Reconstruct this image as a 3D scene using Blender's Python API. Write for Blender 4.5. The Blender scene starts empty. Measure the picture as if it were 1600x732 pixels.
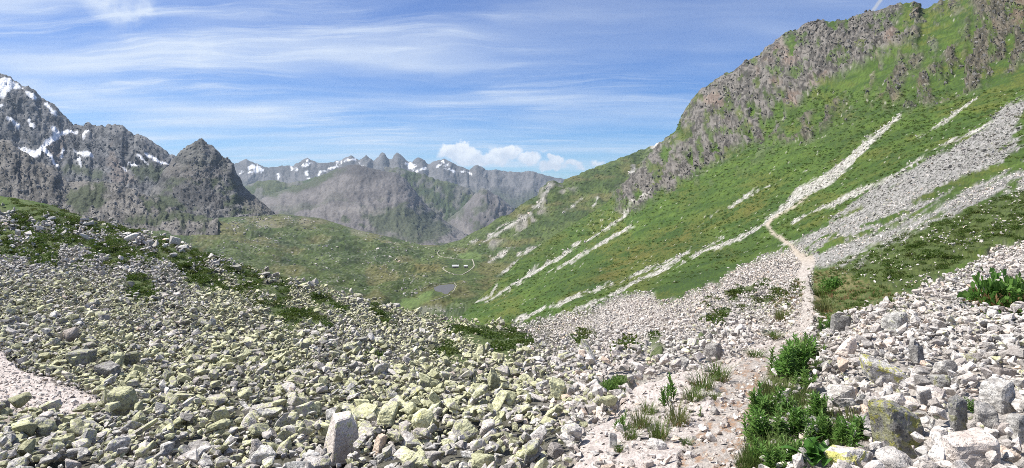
import bpy, bmesh, math, random
import numpy as np
from mathutils import Vector, Matrix, Euler

# ------------------------------------------------------------------ camera, world, sun, exposure
scene = bpy.context.scene
COL = scene.collection
random.seed(7)
RNG = np.random.default_rng(11)
R = math.radians
F, CX, HY = 953.0, 800.0, 290.0          # focal length and horizon in pixels of the 1600 px wide photograph

cam_d = bpy.data.cameras.new('camera')
cam_d.sensor_width = 36.0
cam_d.lens = 36.0 * F / 1600.0
cam_d.shift_y = -(366.0 - HY) / 1600.0
cam_d.clip_start, cam_d.clip_end = 0.1, 60000
cam = bpy.data.objects.new('camera', cam_d)
cam.rotation_euler = (R(90), 0, 0)
COL.objects.link(cam)
scene.camera = cam

SUN_EL, SUN_ROT = 54.0, -80.0           # degrees; rotation clockwise from +Y
scene.view_settings.view_transform = 'Standard'
scene.view_settings.look = 'None'
scene.view_settings.exposure = 0.60
scene.view_settings.gamma = 1.0
try:
    scene.cycles.use_denoising = False
    scene.cycles.denoiser = 'OPENIMAGEDENOISE'
    scene.cycles.denoising_input_passes = 'RGB_ALBEDO_NORMAL'
    scene.cycles.filter_width = 0.9
    scene.cycles.max_bounces = 5
    scene.cycles.diffuse_bounces = 1
    scene.cycles.volume_bounces = 0
except Exception:
    pass

sun_d = bpy.data.lights.new('sun', 'SUN')
sun_d.energy = 5.0
sun_d.angle = R(0.5)
sun_d.color = (1.0, 0.965, 0.90)
sun = bpy.data.objects.new('sun', sun_d)
sd = Vector((math.sin(R(SUN_ROT)) * math.cos(R(SUN_EL)), math.cos(R(SUN_ROT)) * math.cos(R(SUN_EL)), math.sin(R(SUN_EL))))
sun.rotation_euler = sd.to_track_quat('Z', 'Y').to_euler()
sun.location = sd * 200
COL.objects.link(sun)


class NT:
    """small helper to write node trees"""
    def __init__(s, tree):
        s.t = tree
    def n(s, typ, **kw):
        nd = s.t.nodes.new(typ)
        for k, v in kw.items():
            setattr(nd, k, v)
        return nd
    def link(s, a, b):
        s.t.links.new(a, b)
    def val(s, sock, v):
        if hasattr(v, 'is_linked') or hasattr(v, 'links'):
            s.link(v, sock)
        else:
            sock.default_value = v
    def m(s, op, a, b=None, c=None, clamp=False):
        nd = s.n('ShaderNodeMath', operation=op, use_clamp=clamp)
        s.val(nd.inputs[0], a)
        if b is not None: s.val(nd.inputs[1], b)
        if c is not None: s.val(nd.inputs[2], c)
        return nd.outputs[0]
    def vm(s, op, a, b=None):
        nd = s.n('ShaderNodeVectorMath', operation=op)
        s.val(nd.inputs[0], a)
        if b is not None: s.val(nd.inputs[1], b)
        return nd.outputs[0]
    def comb(s, x, y, z):
        nd = s.n('ShaderNodeCombineXYZ')
        s.val(nd.inputs[0], x); s.val(nd.inputs[1], y); s.val(nd.inputs[2], z)
        return nd.outputs[0]
    def sep(s, v):
        nd = s.n('ShaderNodeSeparateXYZ')
        s.link(v, nd.inputs[0])
        return nd.outputs
    def noise(s, vec, scale, detail=5, rough=0.55, dist=0.0, w=None):
        nd = s.n('ShaderNodeTexNoise')
        if vec is not None: s.link(vec, nd.inputs['Vector'])
        nd.inputs['Scale'].default_value = scale
        nd.inputs['Detail'].default_value = detail
        nd.inputs['Roughness'].default_value = rough
        nd.inputs['Distortion'].default_value = dist
        return nd.outputs[0]
    def ramp(s, f, lo, hi):
        nd = s.n('ShaderNodeMapRange', interpolation_type='SMOOTHSTEP')
        s.link(f, nd.inputs[0])
        s.val(nd.inputs[1], lo); s.val(nd.inputs[2], hi)
        return nd.outputs[0]
    def mix(s, f, a, b, blend='MIX'):
        nd = s.n('ShaderNodeMix', data_type='RGBA', blend_type=blend)
        s.val(nd.inputs[0], f)
        for sock, v in ((nd.inputs[6], a), (nd.inputs[7], b)):
            if isinstance(v, tuple):
                sock.default_value = (*v, 1.0) if len(v) == 3 else v
            else:
                s.link(v, sock)
        return nd.outputs[2]


def build_world():
    w = bpy.data.worlds.new('World')
    scene.world = w
    w.use_nodes = True
    q = NT(w.node_tree)
    w.node_tree.nodes.clear()
    out = q.n('ShaderNodeOutputWorld')
    sky = q.n('ShaderNodeTexSky', sky_type='NISHITA', sun_disc=False)
    sky.sun_elevation = R(SUN_EL)
    sky.sun_rotation = R(SUN_ROT)
    sky.altitude = 2400
    sky.air_density = 1.0
    sky.dust_density = 0.15
    sky.ozone_density = 2.0
    tc = q.n('ShaderNodeTexCoord')
    d = q.vm('NORMALIZE', tc.outputs['Generated'])
    dx, dy, dz = q.sep(d)
    up = q.m('MAXIMUM', dz, 0.0)
    inv = q.m('DIVIDE', 1.0, q.m('ADD', up, 0.07))
    px, py = q.m('MULTIPLY', dx, inv), q.m('MULTIPLY', dy, inv)
    # cirrus: wisps on a high flat layer, drawn out along one wind direction
    p = q.comb(px, py, 0.0)
    warp = q.n('ShaderNodeTexNoise'); q.link(p, warp.inputs['Vector'])
    warp.inputs['Scale'].default_value = 0.55; warp.inputs['Detail'].default_value = 4
    wv = q.vm('MULTIPLY', q.vm('SUBTRACT', warp.outputs[1], (0.5, 0.5, 0.5)), (1.1, 1.1, 0))
    pw = q.vm('ADD', p, wv)
    mp = q.n('ShaderNodeMapping'); q.link(pw, mp.inputs[0])
    mp.inputs['Rotation'].default_value = (0, 0, R(62)); mp.inputs['Scale'].default_value = (0.45, 1.25, 1)
    n1 = q.noise(mp.outputs[0], 0.8, 6, 0.50, 0.0)
    mp2 = q.n('ShaderNodeMapping'); q.link(pw, mp2.inputs[0])
    mp2.inputs['Rotation'].default_value = (0, 0, R(-22)); mp2.inputs['Scale'].default_value = (0.5, 1.7, 1); mp2.inputs['Location'].default_value = (4.1, 2.3, 0)
    n2 = q.noise(mp2.outputs[0], 1.2, 7, 0.54, 0.0)
    broad = q.noise(q.vm('ADD', p, (2.2, 0.6, 0)), 0.42, 3, 0.5)
    a1 = q.ramp(n1, 0.34, 0.70)
    a2 = q.ramp(n2, 0.44, 0.76)
    cov = q.ramp(broad, 0.30, 0.62)
    left = q.ramp(q.m('DIVIDE', dx, q.m('MAXIMUM', dy, 0.05)), 0.62, -0.55)      # thinner veil away to the right
    cov2 = q.m('MULTIPLY', q.m('ADD', 0.46, q.m('MULTIPLY', left, 0.46)), q.m('ADD', 0.45, q.m('MULTIPLY', cov, 0.55)))
    mp3 = q.n('ShaderNodeMapping'); q.link(pw, mp3.inputs[0])
    mp3.inputs['Rotation'].default_value = (0, 0, R(78)); mp3.inputs['Scale'].default_value = (0.45, 3.4, 1); mp3.inputs['Location'].default_value = (1.3, 7.3, 0)
    a3 = q.m('MULTIPLY', q.ramp(q.noise(mp3.outputs[0], 1.5, 10, 0.66), 0.44, 0.72), q.ramp(q.noise(q.vm('ADD', p, (5.2, 3.6, 0)), 0.7, 3), 0.40, 0.62))
    t0, u0 = q.m('DIVIDE', dx, q.m('MAXIMUM', dy, 0.05)), q.m('DIVIDE', dz, q.m('MAXIMUM', dy, 0.05))
    wa_, wb_ = q.m('ADD', q.m('MULTIPLY', q.m('SUBTRACT', t0, -0.605), 0.88), q.m('MULTIPLY', q.m('SUBTRACT', u0, 0.275), -0.47)), q.m('ADD', q.m('MULTIPLY', q.m('SUBTRACT', t0, -0.605), 0.47), q.m('MULTIPLY', q.m('SUBTRACT', u0, 0.275), 0.88))
    wisp = q.ramp(q.m('SUBTRACT', 1.0, q.m('ADD', q.m('POWER', q.m('DIVIDE', wa_, 0.10), 2.0), q.m('POWER', q.m('DIVIDE', wb_, 0.030), 2.0))), -1.6, 1.0)
    wisp = q.m('MULTIPLY', q.m('MULTIPLY', wisp, q.ramp(q.noise(d, 16, 8, 0.6), 0.40, 0.72)), q.ramp(dy, 0.2, 0.4))
    a1 = q.m('ADD', q.m('ADD', a1, q.m('MULTIPLY', wisp, 0.9)), q.m('MULTIPLY', a3, 0.85))
    ci = q.m('MULTIPLY', q.m('ADD', q.m('MULTIPLY', a1, 0.72), q.m('MULTIPLY', a2, 0.34)), cov2)
    veil = q.m('MULTIPLY', left, 0.20)
    ci = q.m('MINIMUM', q.m('ADD', ci, veil), 0.86)
    low = q.ramp(dz, -0.01, 0.02)
    ci = q.m('MULTIPLY', ci, low)
    # tint of the clear sky, then cloud
    hsv = q.n('ShaderNodeHueSaturation'); q.link(sky.outputs[0], hsv.inputs['Color'])
    hsv.inputs['Saturation'].default_value = 1.42
    skyc = q.mix(1.0, hsv.outputs[0], (0.50, 1.10, 1.62), 'MULTIPLY')
    c1 = q.mix(ci, skyc, (10.4, 11.5, 12.9))
    # contrail: a straight white line high on the right
    t = q.m('DIVIDE', dx, q.m('MAXIMUM', dy, 0.05)); u = q.m('DIVIDE', dz, q.m('MAXIMUM', dy, 0.05))
    ln = q.m('SUBTRACT', q.m('SUBTRACT', t, 0.5975), q.m('MULTIPLY', q.m('SUBTRACT', u, 0.294), 0.78))
    ln = q.m('ABSOLUTE', q.m('ADD', ln, q.m('MULTIPLY', q.m('SUBTRACT', q.noise(d, 60, 3), 0.5), 0.006)))
    con = q.m('MULTIPLY', q.ramp(ln, 0.0055, 0.001), q.m('MULTIPLY', q.ramp(u, 0.275, 0.29), q.ramp(dy, 0.1, 0.2)))
    c2 = q.mix(q.m('MULTIPLY', con, 0.75), c1, (7.6, 7.9, 8.4))
    # small heaped clouds standing behind the far range
    w1 = q.n('ShaderNodeTexNoise'); q.link(d, w1.inputs['Vector']); w1.inputs['Scale'].default_value = 34; w1.inputs['Detail'].default_value = 7; w1.inputs['Roughness'].default_value = 0.6
    wv1 = q.vm('SUBTRACT', w1.outputs[1], (0.5, 0.5, 0.5)); wx, wy, wz = q.sep(wv1)
    tu, uu = q.m('ADD', t, q.m('MULTIPLY', wx, 0.035)), q.m('ADD', u, q.m('MULTIPLY', wy, 0.035))
    best = None
    for bx, by, rx, ry in ((718, 240, 36, 16), (722, 228, 13, 10), (745, 248, 42, 13), (782, 244, 34, 17), (800, 236, 20, 12), (826, 249, 22, 13), (830, 243, 10, 7), (868, 249, 13, 10), (862, 260, 18, 10), (890, 258, 18, 8), (905, 262, 12, 8), (935, 253, 12, 6), (851, 238, 7, 3)):
        ex_ = q.m('DIVIDE', q.m('SUBTRACT', tu, (bx - CX) / F), rx / F); ey_ = q.m('DIVIDE', q.m('SUBTRACT', uu, (HY - by) / F), ry / F)
        v_ = q.m('SUBTRACT', 1.0, q.m('SQRT', q.m('ADD', q.m('MULTIPLY', ex_, ex_), q.m('MULTIPLY', ey_, ey_))))
        v_ = q.m('MULTIPLY', v_, ry / 15.0) if ry < 10 else v_
        best = v_ if best is None else q.m('SMOOTH_MAX', best, v_, 0.15)
    cu = q.m('MULTIPLY', q.ramp(best, -0.02, 0.34), q.ramp(dy, 0.2, 0.4))
    lump_shading = q.ramp(q.m('ADD', q.m('MULTIPLY', q.noise(q.vm('ADD', d, (0.004, 0.0, -0.006)), 60, 5, 0.55), 0.9), q.m('MULTIPLY', q.m('SUBTRACT', uu, 0.042), 9.0)), 0.25, 0.75)  # cloud shading put into the colour: paler tops, greyer bases
    cuc = q.mix(lump_shading, (9.5, 10.2, 11.4), (15.0, 15.0, 15.0))
    c2 = q.mix(q.m('MULTIPLY', cu, 0.93), c2, cuc)
    # below the horizon the sky goes on as pale haze
    bg = q.n('ShaderNodeBackground'); q.link(c2, bg.inputs[0]); bg.inputs[1].default_value = 0.053
    q.link(bg.outputs[0], out.inputs[0])

build_world()

# ------------------------------------------------------------------ numeric helpers
def _h(ix, iy, iz, seed):
    h = (ix.astype(np.uint32) * np.uint32(374761393) + iy.astype(np.uint32) * np.uint32(668265263) + iz.astype(np.uint32) * np.uint32(2147483647) + np.uint32((seed * 974634777) & 0xffffffff))
    h = (h ^ (h >> np.uint32(13))) * np.uint32(1274126177)
    h = (h ^ (h >> np.uint32(15))) * np.uint32(2246822519)
    h ^= h >> np.uint32(16)
    return h.astype(np.float32) * np.float32(1 / 4294967296.0)

def vnoise(x, y, z=None, seed=0):
    x = np.asarray(x, np.float32); y = np.asarray(y, np.float32)
    if z is None:
        fx, fy = np.floor(x), np.floor(y)
        ix, iy = fx.astype(np.int64), fy.astype(np.int64); tx, ty = x - fx, y - fy
        tx = tx * tx * (3 - 2 * tx); ty = ty * ty * (3 - 2 * ty); iz = np.zeros_like(ix)
        a = _h(ix, iy, iz, seed); b = _h(ix + 1, iy, iz, seed); c = _h(ix, iy + 1, iz, seed); d = _h(ix + 1, iy + 1, iz, seed)
        return (a + (b - a) * tx) * (1 - ty) + (c + (d - c) * tx) * ty
    z = np.asarray(z, np.float32)
    fx, fy, fz = np.floor(x), np.floor(y), np.floor(z)
    ix, iy, iz = fx.astype(np.int64), fy.astype(np.int64), fz.astype(np.int64)
    tx, ty, tz = x - fx, y - fy, z - fz
    tx = tx * tx * (3 - 2 * tx); ty = ty * ty * (3 - 2 * ty); tz = tz * tz * (3 - 2 * tz)
    r = 0
    for k in (0, 1):
        a = _h(ix, iy, iz + k, seed); b = _h(ix + 1, iy, iz + k, seed); c = _h(ix, iy + 1, iz + k, seed); d = _h(ix + 1, iy + 1, iz + k, seed)
        v = (a + (b - a) * tx) * (1 - ty) + (c + (d - c) * tx) * ty
        r = r + v * (tz if k else (1 - tz))
    return r

def fbm(x, y, z=None, oct=4, seed=0, gain=0.5, lac=2.07):
    s, a, f, t = 0, 1.0, 1.0, 0.0
    for o in range(oct):
        s = s + a * vnoise(x * f, y * f, None if z is None else z * f, seed + o * 17)
        t += a; a *= gain; f *= lac
    return s / t

def ridged(x, y, z=None, oct=5, seed=0, gain=0.55, lac=2.1):
    s, a, f, t = 0, 1.0, 1.0, 0.0
    for o in range(oct):
        s = s + a * (1 - np.abs(2 * vnoise(x * f, y * f, None if z is None else z * f, seed + o * 31) - 1))
        t += a; a *= gain; f *= lac
    return s / t

def sstep(v, lo, hi):
    t = np.clip((v - lo) / (hi - lo), 0, 1)
    return t * t * (3 - 2 * t)

def lerp(a, b, t):
    return a + (b - a) * t

def pchip(xk, yk, x):
    """monotone cubic through (xk, yk[k, ...]) at x"""
    xk = np.asarray(xk, float); yk = np.asarray(yk, float)
    sh = (-1,) + (1,) * (yk.ndim - 1)
    h = np.diff(xk).reshape(sh); dl = np.diff(yk, axis=0) / h
    m = np.zeros_like(yk)
    w1, w2 = 2 * h[1:] + h[:-1], h[1:] + 2 * h[:-1]
    with np.errstate(all='ignore'):
        mm = (w1 + w2) / (w1 / dl[:-1] + w2 / dl[1:])
    m[1:-1] = np.where(dl[:-1] * dl[1:] > 0, mm, 0)
    m[0], m[-1] = dl[0], dl[-1]
    x = np.clip(x, xk[0], xk[-1])
    i = np.clip(np.searchsorted(xk, x) - 1, 0, len(xk) - 2)
    hh = (xk[i + 1] - xk[i]).reshape(sh); t = ((x - xk[i]).reshape(sh)) / hh
    return ((1 + 2 * t) * (1 - t) ** 2) * yk[i] + t * (1 - t) ** 2 * hh * m[i] + t * t * (3 - 2 * t) * yk[i + 1] + t * t * (t - 1) * hh * m[i + 1]

def poly_sdf(X, Y, pts):
    """signed distance in px to a polygon, negative inside"""
    p = np.array(pts, float); d = np.full(X.shape, 1e9); ins = np.zeros(X.shape, bool)
    for a, b in zip(p, np.roll(p, -1, 0)):
        e = b - a; L = max((e ** 2).sum(), 1e-9)
        t = np.clip(((X - a[0]) * e[0] + (Y - a[1]) * e[1]) / L, 0, 1)
        d = np.minimum(d, np.hypot(X - a[0] - t * e[0], Y - a[1] - t * e[1]))
        c = ((a[1] > Y) != (b[1] > Y)) & (X < (b[0] - a[0]) * (Y - a[1]) / (b[1] - a[1] + 1e-12) + a[0])
        ins ^= c
    return np.where(ins, -d, d)

def line_sdf(X, Y, pts):
    """distance to a polyline of (x, y, width) minus the half-width there"""
    d = np.full(X.shape, 1e9)
    for a, b in zip(pts[:-1], pts[1:]):
        ex, ey = b[0] - a[0], b[1] - a[1]; L = max(ex * ex + ey * ey, 1e-9)
        t = np.clip(((X - a[0]) * ex + (Y - a[1]) * ey) / L, 0, 1)
        d = np.minimum(d, np.hypot(X - a[0] - t * ex, Y - a[1] - t * ey) - 0.5 * (a[2] + (b[2] - a[2]) * t))
    return d

def box_mask(X, Y, pts):
    xs = [p[0] for p in pts]; ys = [p[1] for p in pts]
    return (X > min(xs) - 40) & (X < max(xs) + 40) & (Y > min(ys) - 40) & (Y < max(ys) + 40)

def region(X, Y, polys=(), lines=(), soft=4.0, noise=None):
    """1 inside any polygon or stroke, with an uneven edge"""
    d = np.full(X.shape, 99.0)
    for fn, L in ((poly_sdf, polys), (line_sdf, lines)):
        for p in L:
            k = box_mask(X, Y, p)
            if k.any():
                d[k] = np.minimum(d[k], fn(X[k], Y[k], p))
    if noise is not None:
        d = d + noise
    return 1 - sstep(d, -soft, soft)

def px2w(x, y, Y):
    x = np.asarray(x, float); y = np.asarray(y, float)
    return np.stack([(x - CX) / F * Y, Y * np.ones_like(x), (HY - y) / F * Y], -1)

def w2px(P):
    return CX + F * P[..., 0] / P[..., 1], HY - F * P[..., 2] / P[..., 1]

# ------------------------------------------------------------------ landform sheets
class Sheet:
    def __init__(s, xs, knots, rows):
        """knots: list of (x list, Y list, y list) near to far; rows: how many rows between each pair"""
        s.xs = np.asarray(xs, float)
        K = len(knots)
        lY = np.stack([np.log(pchip(k[0], k[1], s.xs)) for k in knots])
        ky = np.stack([(np.interp if len(k) > 3 and k[3] == 'lin' else (lambda x, a, b: pchip(a, b, x)))(s.xs, k[0], k[2]) for k in knots])
        t = np.concatenate([np.linspace(i, i + 1, rows[i], endpoint=False) for i in range(K - 1)] + [[K - 1]])
        s.t = t
        s.Y0 = np.exp(pchip(np.arange(K), lY, t)); s.y0 = pchip(np.arange(K), ky, t)
        s.x0 = np.broadcast_to(s.xs, s.Y0.shape)
        s.P = px2w(s.x0, s.y0, s.Y0)
        s.normals()
        s.tt = np.broadcast_to(t[:, None], s.Y0.shape)
    def normals(s):
        du = np.gradient(s.P, axis=1); dv = np.gradient(s.P, axis=0)
        n = np.cross(du, dv); n /= np.linalg.norm(n, axis=-1, keepdims=True) + 1e-12
        n[n[..., 2] < 0] *= -1
        s.N = n
    def px(s):
        return w2px(s.P)
    def lookup(s, x0, x1, y0, y1):
        """table of first-visible surface points for whole pixels"""
        X, Yp = s.px()
        cols = np.clip(np.searchsorted(s.xs, np.arange(x0, x1)), 0, len(s.xs) - 1)
        ys = np.arange(y0, y1)
        T = np.full((len(ys), len(cols)), np.nan)
        for j, c in enumerate(cols):
            yy = np.minimum.accumulate(Yp[:, c])
            r = np.interp(-ys, -yy, np.arange(len(yy)), left=np.nan, right=np.nan)
            T[:, j] = r if s.xs[0] <= x0 + j <= s.xs[-1] else np.nan
        s.T, s.Tx, s.Ty, s.Tc = T, x0, y0, cols
    def at(s, x, y):
        """world points (and normals) seen at photo pixels x, y"""
        x = np.atleast_1d(np.asarray(x, float)); y = np.atleast_1d(np.asarray(y, float))
        xi = np.clip(np.round(x).astype(int) - s.Tx, 0, s.T.shape[1] - 1); yi = np.clip(np.round(y).astype(int) - s.Ty, 0, s.T.shape[0] - 1)
        r = s.T[yi, xi]; ok = ~np.isnan(r); r = np.where(ok, r, 0)
        i = np.clip(r.astype(int), 0, s.P.shape[0] - 2); f = (r - i)[:, None]
        c = s.Tc[xi]
        P = s.P[i, c] * (1 - f) + s.P[i + 1, c] * f
        ray = np.stack([(x - CX) / F, np.ones_like(x), (HY - y) / F], -1)
        return ray * P[:, 1:2], s.N[i, c], ok

def mesh_grid(name, P, col, mat, faces_mask=None, kind='structure', parent=None, extra=None):
    nr, nc = P.shape[:2]
    idx = np.arange(nr * nc).reshape(nr, nc)
    q = np.stack([idx[:-1, :-1], idx[:-1, 1:], idx[1:, 1:], idx[1:, :-1]], -1)
    q = q.reshape(-1, 4) if faces_mask is None else q[faces_mask]
    used = np.unique(q); re = np.full(nr * nc, -1); re[used] = np.arange(len(used)); q = re[q]
    v = P.reshape(-1, 3)[used]
    me = bpy.data.meshes.new(name)
    me.vertices.add(len(v)); me.vertices.foreach_set('co', v.astype(np.float32).ravel())
    me.loops.add(q.size); me.loops.foreach_set('vertex_index', q.astype(np.int32).ravel())
    me.polygons.add(len(q)); me.polygons.foreach_set('loop_start', np.arange(0, q.size, 4, dtype=np.int32))
    me.polygons.foreach_set('loop_total', np.full(len(q), 4, dtype=np.int32))
    me.polygons.foreach_set('use_smooth', np.ones(len(q), bool))
    me.update(calc_edges=True)
    a = me.attributes.new('col', 'FLOAT_COLOR', 'POINT')
    c4 = np.ones((len(v), 4), np.float32); c4[:, :3] = np.clip(col.reshape(-1, 3)[used], 0.01, 0.85)
    a.data.foreach_set('color', c4.ravel())
    me.materials.append(mat)
    o = bpy.data.objects.new(name, me); COL.objects.link(o)
    if kind: o['kind'] = kind
    if parent: o.parent = parent
    return o

# ------------------------------------------------------------------ materials
MATS = {}
def new_mat(name):
    m = bpy.data.materials.new(name); m.use_nodes = True
    m.node_tree.nodes.clear()
    q = NT(m.node_tree)
    out = q.n('ShaderNodeOutputMaterial'); b = q.n('ShaderNodeBsdfPrincipled')
    q.link(b.outputs[0], out.inputs[0])
    b.inputs['Roughness'].default_value = 0.9
    b.inputs['Specular IOR Level'].default_value = 0.25
    MATS[name] = m
    return m, q, b

def land_mat(name, s1, s2, bump, vary=0.45):
    """ground whose colour map is stored on the mesh; the nodes add grain and fine relief at scales s1, s2 (per metre)"""
    m, q, b = new_mat(name)
    at = q.n('ShaderNodeAttribute', attribute_name='col')
    g = q.n('ShaderNodeNewGeometry')
    n1 = q.noise(g.outputs['Position'], s1, 6, 0.65); n2 = q.noise(g.outputs['Position'], s2, 4, 0.6)
    f = q.m('ADD', q.m('MULTIPLY', q.m('SUBTRACT', n1, 0.5), vary * 2.2), q.m('MULTIPLY', q.m('SUBTRACT', n2, 0.5), vary * 1.6))
    f = q.m('MAXIMUM', q.m('ADD', 1.0, f), 0.25)
    c = q.vm('SCALE', at.outputs['Color']); q.link(f, c.node.inputs['Scale'])
    q.link(c, b.inputs['Base Color'])
    if bump > 0:
        bp = q.n('ShaderNodeBump'); bp.inputs['Strength'].default_value = 0.9; bp.inputs['Distance'].default_value = bump
        q.link(q.m('ADD', n1, q.m('MULTIPLY', n2, 0.5)), bp.inputs['Height']); q.link(bp.outputs[0], b.inputs['Normal'])
    return m

near_mat = land_mat('gravelly_soil', 9.0, 42.0, 0.05, 0.5)
slope_mat = land_mat('grass_slope', 0.35, 2.2, 0.6, 0.4)
far_mat = land_mat('far_rock', 0.02, 0.09, 7.0, 0.4)

def rock_mat():
    m, q, b = new_mat('weathered_stone')
    g = q.n('ShaderNodeNewGeometry'); oi = q.n('ShaderNodeObjectInfo')
    li = q.n('ShaderNodeAttribute', attribute_type='INSTANCER', attribute_name='lich').outputs['Fac']
    ti = q.n('ShaderNodeAttribute', attribute_type='INSTANCER', attribute_name='tint').outputs['Fac']
    br = q.n('ShaderNodeAttribute', attribute_type='INSTANCER', attribute_name='tone').outputs['Fac']
    rd = oi.outputs['Random']
    off = q.vm('ADD', g.outputs['Position'], q.comb(q.m('MULTIPLY', rd, 37.0), q.m('MULTIPLY', rd, 91.0), 0.0))
    n1 = q.noise(off, 4.0, 8, 0.65); n2 = q.noise(off, 26.0, 5, 0.7); n3 = q.noise(off, 15.0, 7, 0.68, 0.3)
    base = q.mix(q.ramp(n3, 0.36, 0.64), (0.225, 0.213, 0.197), (0.60, 0.575, 0.535))
    pink = q.mix(q.ramp(n1, 0.3, 0.7), (0.42, 0.345, 0.30), (0.68, 0.61, 0.56))
    c = q.mix(ti, base, pink)
    rust = q.m('MULTIPLY', q.ramp(n3, 0.56, 0.72), q.m('MULTIPLY', ti, 0.35))
    c = q.mix(rust, c, (0.42, 0.24, 0.13))
    tan = q.m('MULTIPLY', q.ramp(rd, 0.86, 0.97), q.m('MULTIPLY', q.ramp(ti, 0.2, 0.6), 0.6))
    c = q.mix(tan, c, (0.52, 0.36, 0.24))
    dark = q.m('MULTIPLY', q.ramp(n2, 0.54, 0.68), 0.55)
    c = q.mix(dark, c, (0.13, 0.128, 0.12))
    # lichen: yellow-green crust in patches, with black specks
    th = q.m('SUBTRACT', 0.74, q.m('MULTIPLY', li, 0.33))
    lm = q.ramp(q.m('ADD', q.m('MULTIPLY', n3, 0.7), q.m('MULTIPLY', n1, 0.35)), th, q.m('ADD', th, 0.05))
    lc = q.mix(q.ramp(n2, 0.35, 0.65), (0.30, 0.295, 0.15), (0.55, 0.54, 0.33))
    spark = q.ramp(q.noise(off, 7.0, 5, 0.6, 0.8), 0.63, 0.70)
    lc = q.mix(q.m('MULTIPLY', spark, 0.5), lc, (0.48, 0.46, 0.05))
    vs_ = q.n('ShaderNodeAttribute', attribute_type='INSTANCER', attribute_name='yellow').outputs['Fac']
    yel = q.m('MULTIPLY', q.ramp(q.noise(off, 13.0, 6, 0.62, 0.6), 0.53, 0.58), vs_)
    c = q.mix(q.m('MULTIPLY', lm, 0.88), c, lc)
    c = q.mix(q.m('MULTIPLY', yel, 0.75), c, (0.44, 0.42, 0.08))
    sp = q.ramp(q.noise(off, 55.0, 3, 0.6), 0.58, 0.66)
    c = q.mix(q.m('MULTIPLY', sp, 0.6), c, (0.06, 0.06, 0.055))
    k = q.m('MULTIPLY', q.m('ADD', 0.72, q.m('MULTIPLY', rd, 0.5)), br)
    cc = q.vm('SCALE', c); q.link(k, cc.node.inputs['Scale'])
    q.link(cc, b.inputs['Base Color'])
    bp = q.n('ShaderNodeBump'); bp.inputs['Strength'].default_value = 0.85; bp.inputs['Distance'].default_value = 0.06
    q.link(q.m('ADD', q.m('ADD', n1, q.m('MULTIPLY', n2, 0.35)), q.m('MULTIPLY', n3, 0.4)), bp.inputs['Height']); q.link(bp.outputs[0], b.inputs['Normal'])
    return m
stone_mat = rock_mat()

def leaf_mat(name, c1, c2, c3, rough=0.55):
    m, q, b = new_mat(name)
    g = q.n('ShaderNodeNewGeometry'); oi = q.n('ShaderNodeObjectInfo')
    n = q.noise(g.outputs['Position'], 3.0, 4, 0.6)
    c = q.mix(q.ramp(n, 0.3, 0.7), c1, c2)
    c = q.mix(q.m('MULTIPLY', q.ramp(oi.outputs['Random'], 0.45, 1.0), 0.5), c, c3)
    q.link(c, b.inputs['Base Color'])
    b.inputs['Roughness'].default_value = rough
    tr = q.n('ShaderNodeBsdfTranslucent'); q.link(c, tr.inputs[0])
    mx = q.n('ShaderNodeMixShader'); mx.inputs[0].default_value = 0.4
    out = [x for x in m.node_tree.nodes if x.type == 'OUTPUT_MATERIAL'][0]
    q.link(b.outputs[0], mx.inputs[1]); q.link(tr.outputs[0], mx.inputs[2]); q.link(mx.outputs[0], out.inputs[0])
    return m
herb_mat = leaf_mat('herb_leaf', (0.075, 0.175, 0.030), (0.145, 0.27, 0.055), (0.20, 0.27, 0.08))
shrub_mat = leaf_mat('shrub_leaf', (0.050, 0.095, 0.014), (0.092, 0.140, 0.024), (0.125, 0.125, 0.036))
blade_mat = leaf_mat('grass_blade', (0.075, 0.135, 0.025), (0.14, 0.19, 0.05), (0.20, 0.18, 0.08))
dry_mat = leaf_mat('dry_blade', (0.22, 0.12, 0.05), (0.33, 0.21, 0.11), (0.20, 0.12, 0.06))
broad_mat = leaf_mat('broad_leaf', (0.06, 0.16, 0.025), (0.10, 0.23, 0.045), (0.11, 0.22, 0.05), 0.45)
def plain(name, c, rough=0.8):
    m, q, b = new_mat(name)
    g = q.n('ShaderNodeNewGeometry')
    n = q.noise(g.outputs['Position'], 1.5, 5, 0.6)
    q.link(q.mix(n, tuple(v * 0.75 for v in c), tuple(min(1, v * 1.25) for v in c)), b.inputs['Base Color'])
    b.inputs['Roughness'].default_value = rough
    return m
stem_mat = plain('green_stem', (0.10, 0.13, 0.04))

# ------------------------------------------------------------------ near ground, left moraine and the big right-hand slope: one sheet
KX = [-700, -200, 0, 200, 400, 600, 720, 820, 900, 1000, 1100, 1200, 1300, 1450, 1600, 1800, 2300]
def K(Ys, ys): return (KX, Ys, ys)
RIDGE = [(-700, 300), (400, 500), (600, 530), (660, 515), (700, 497), (720, 494), (762, 454), (812, 405), (881, 360), (947, 319), (965, 296), (985, 281), (1010, 251), (1030, 229), (1040, 221), (1055, 205), (1067, 181), (1085, 156), (1105, 135), (1130, 119), (1170, 95), (1186, 88), (1200, 75), (1230, 55), (1248, 47), (1265, 36), (1283, 32), (1305, 33), (1325, 30), (1340, 25), (1357, 18), (1370, 19), (1385, 13), (1398, 10), (1410, 4), (1422, 2), (1432, 5), (1440, 13), (1455, 12), (1460, 7), (1480, 1), (1500, -8), (1600, -60), (1800, -180), (2300, -560)]
rY = lambda x: np.interp(x, [-700, 600, 720, 820, 900, 947, 1000, 1040, 1100, 1200, 1300, 1430, 1600, 1800, 2300], [250, 300, 300, 600, 850, 950, 1050, 1050, 950, 820, 720, 600, 520, 480, 450])
RX = [p[0] for p in RIDGE]; RYp = [p[1] for p in RIDGE]
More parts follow.
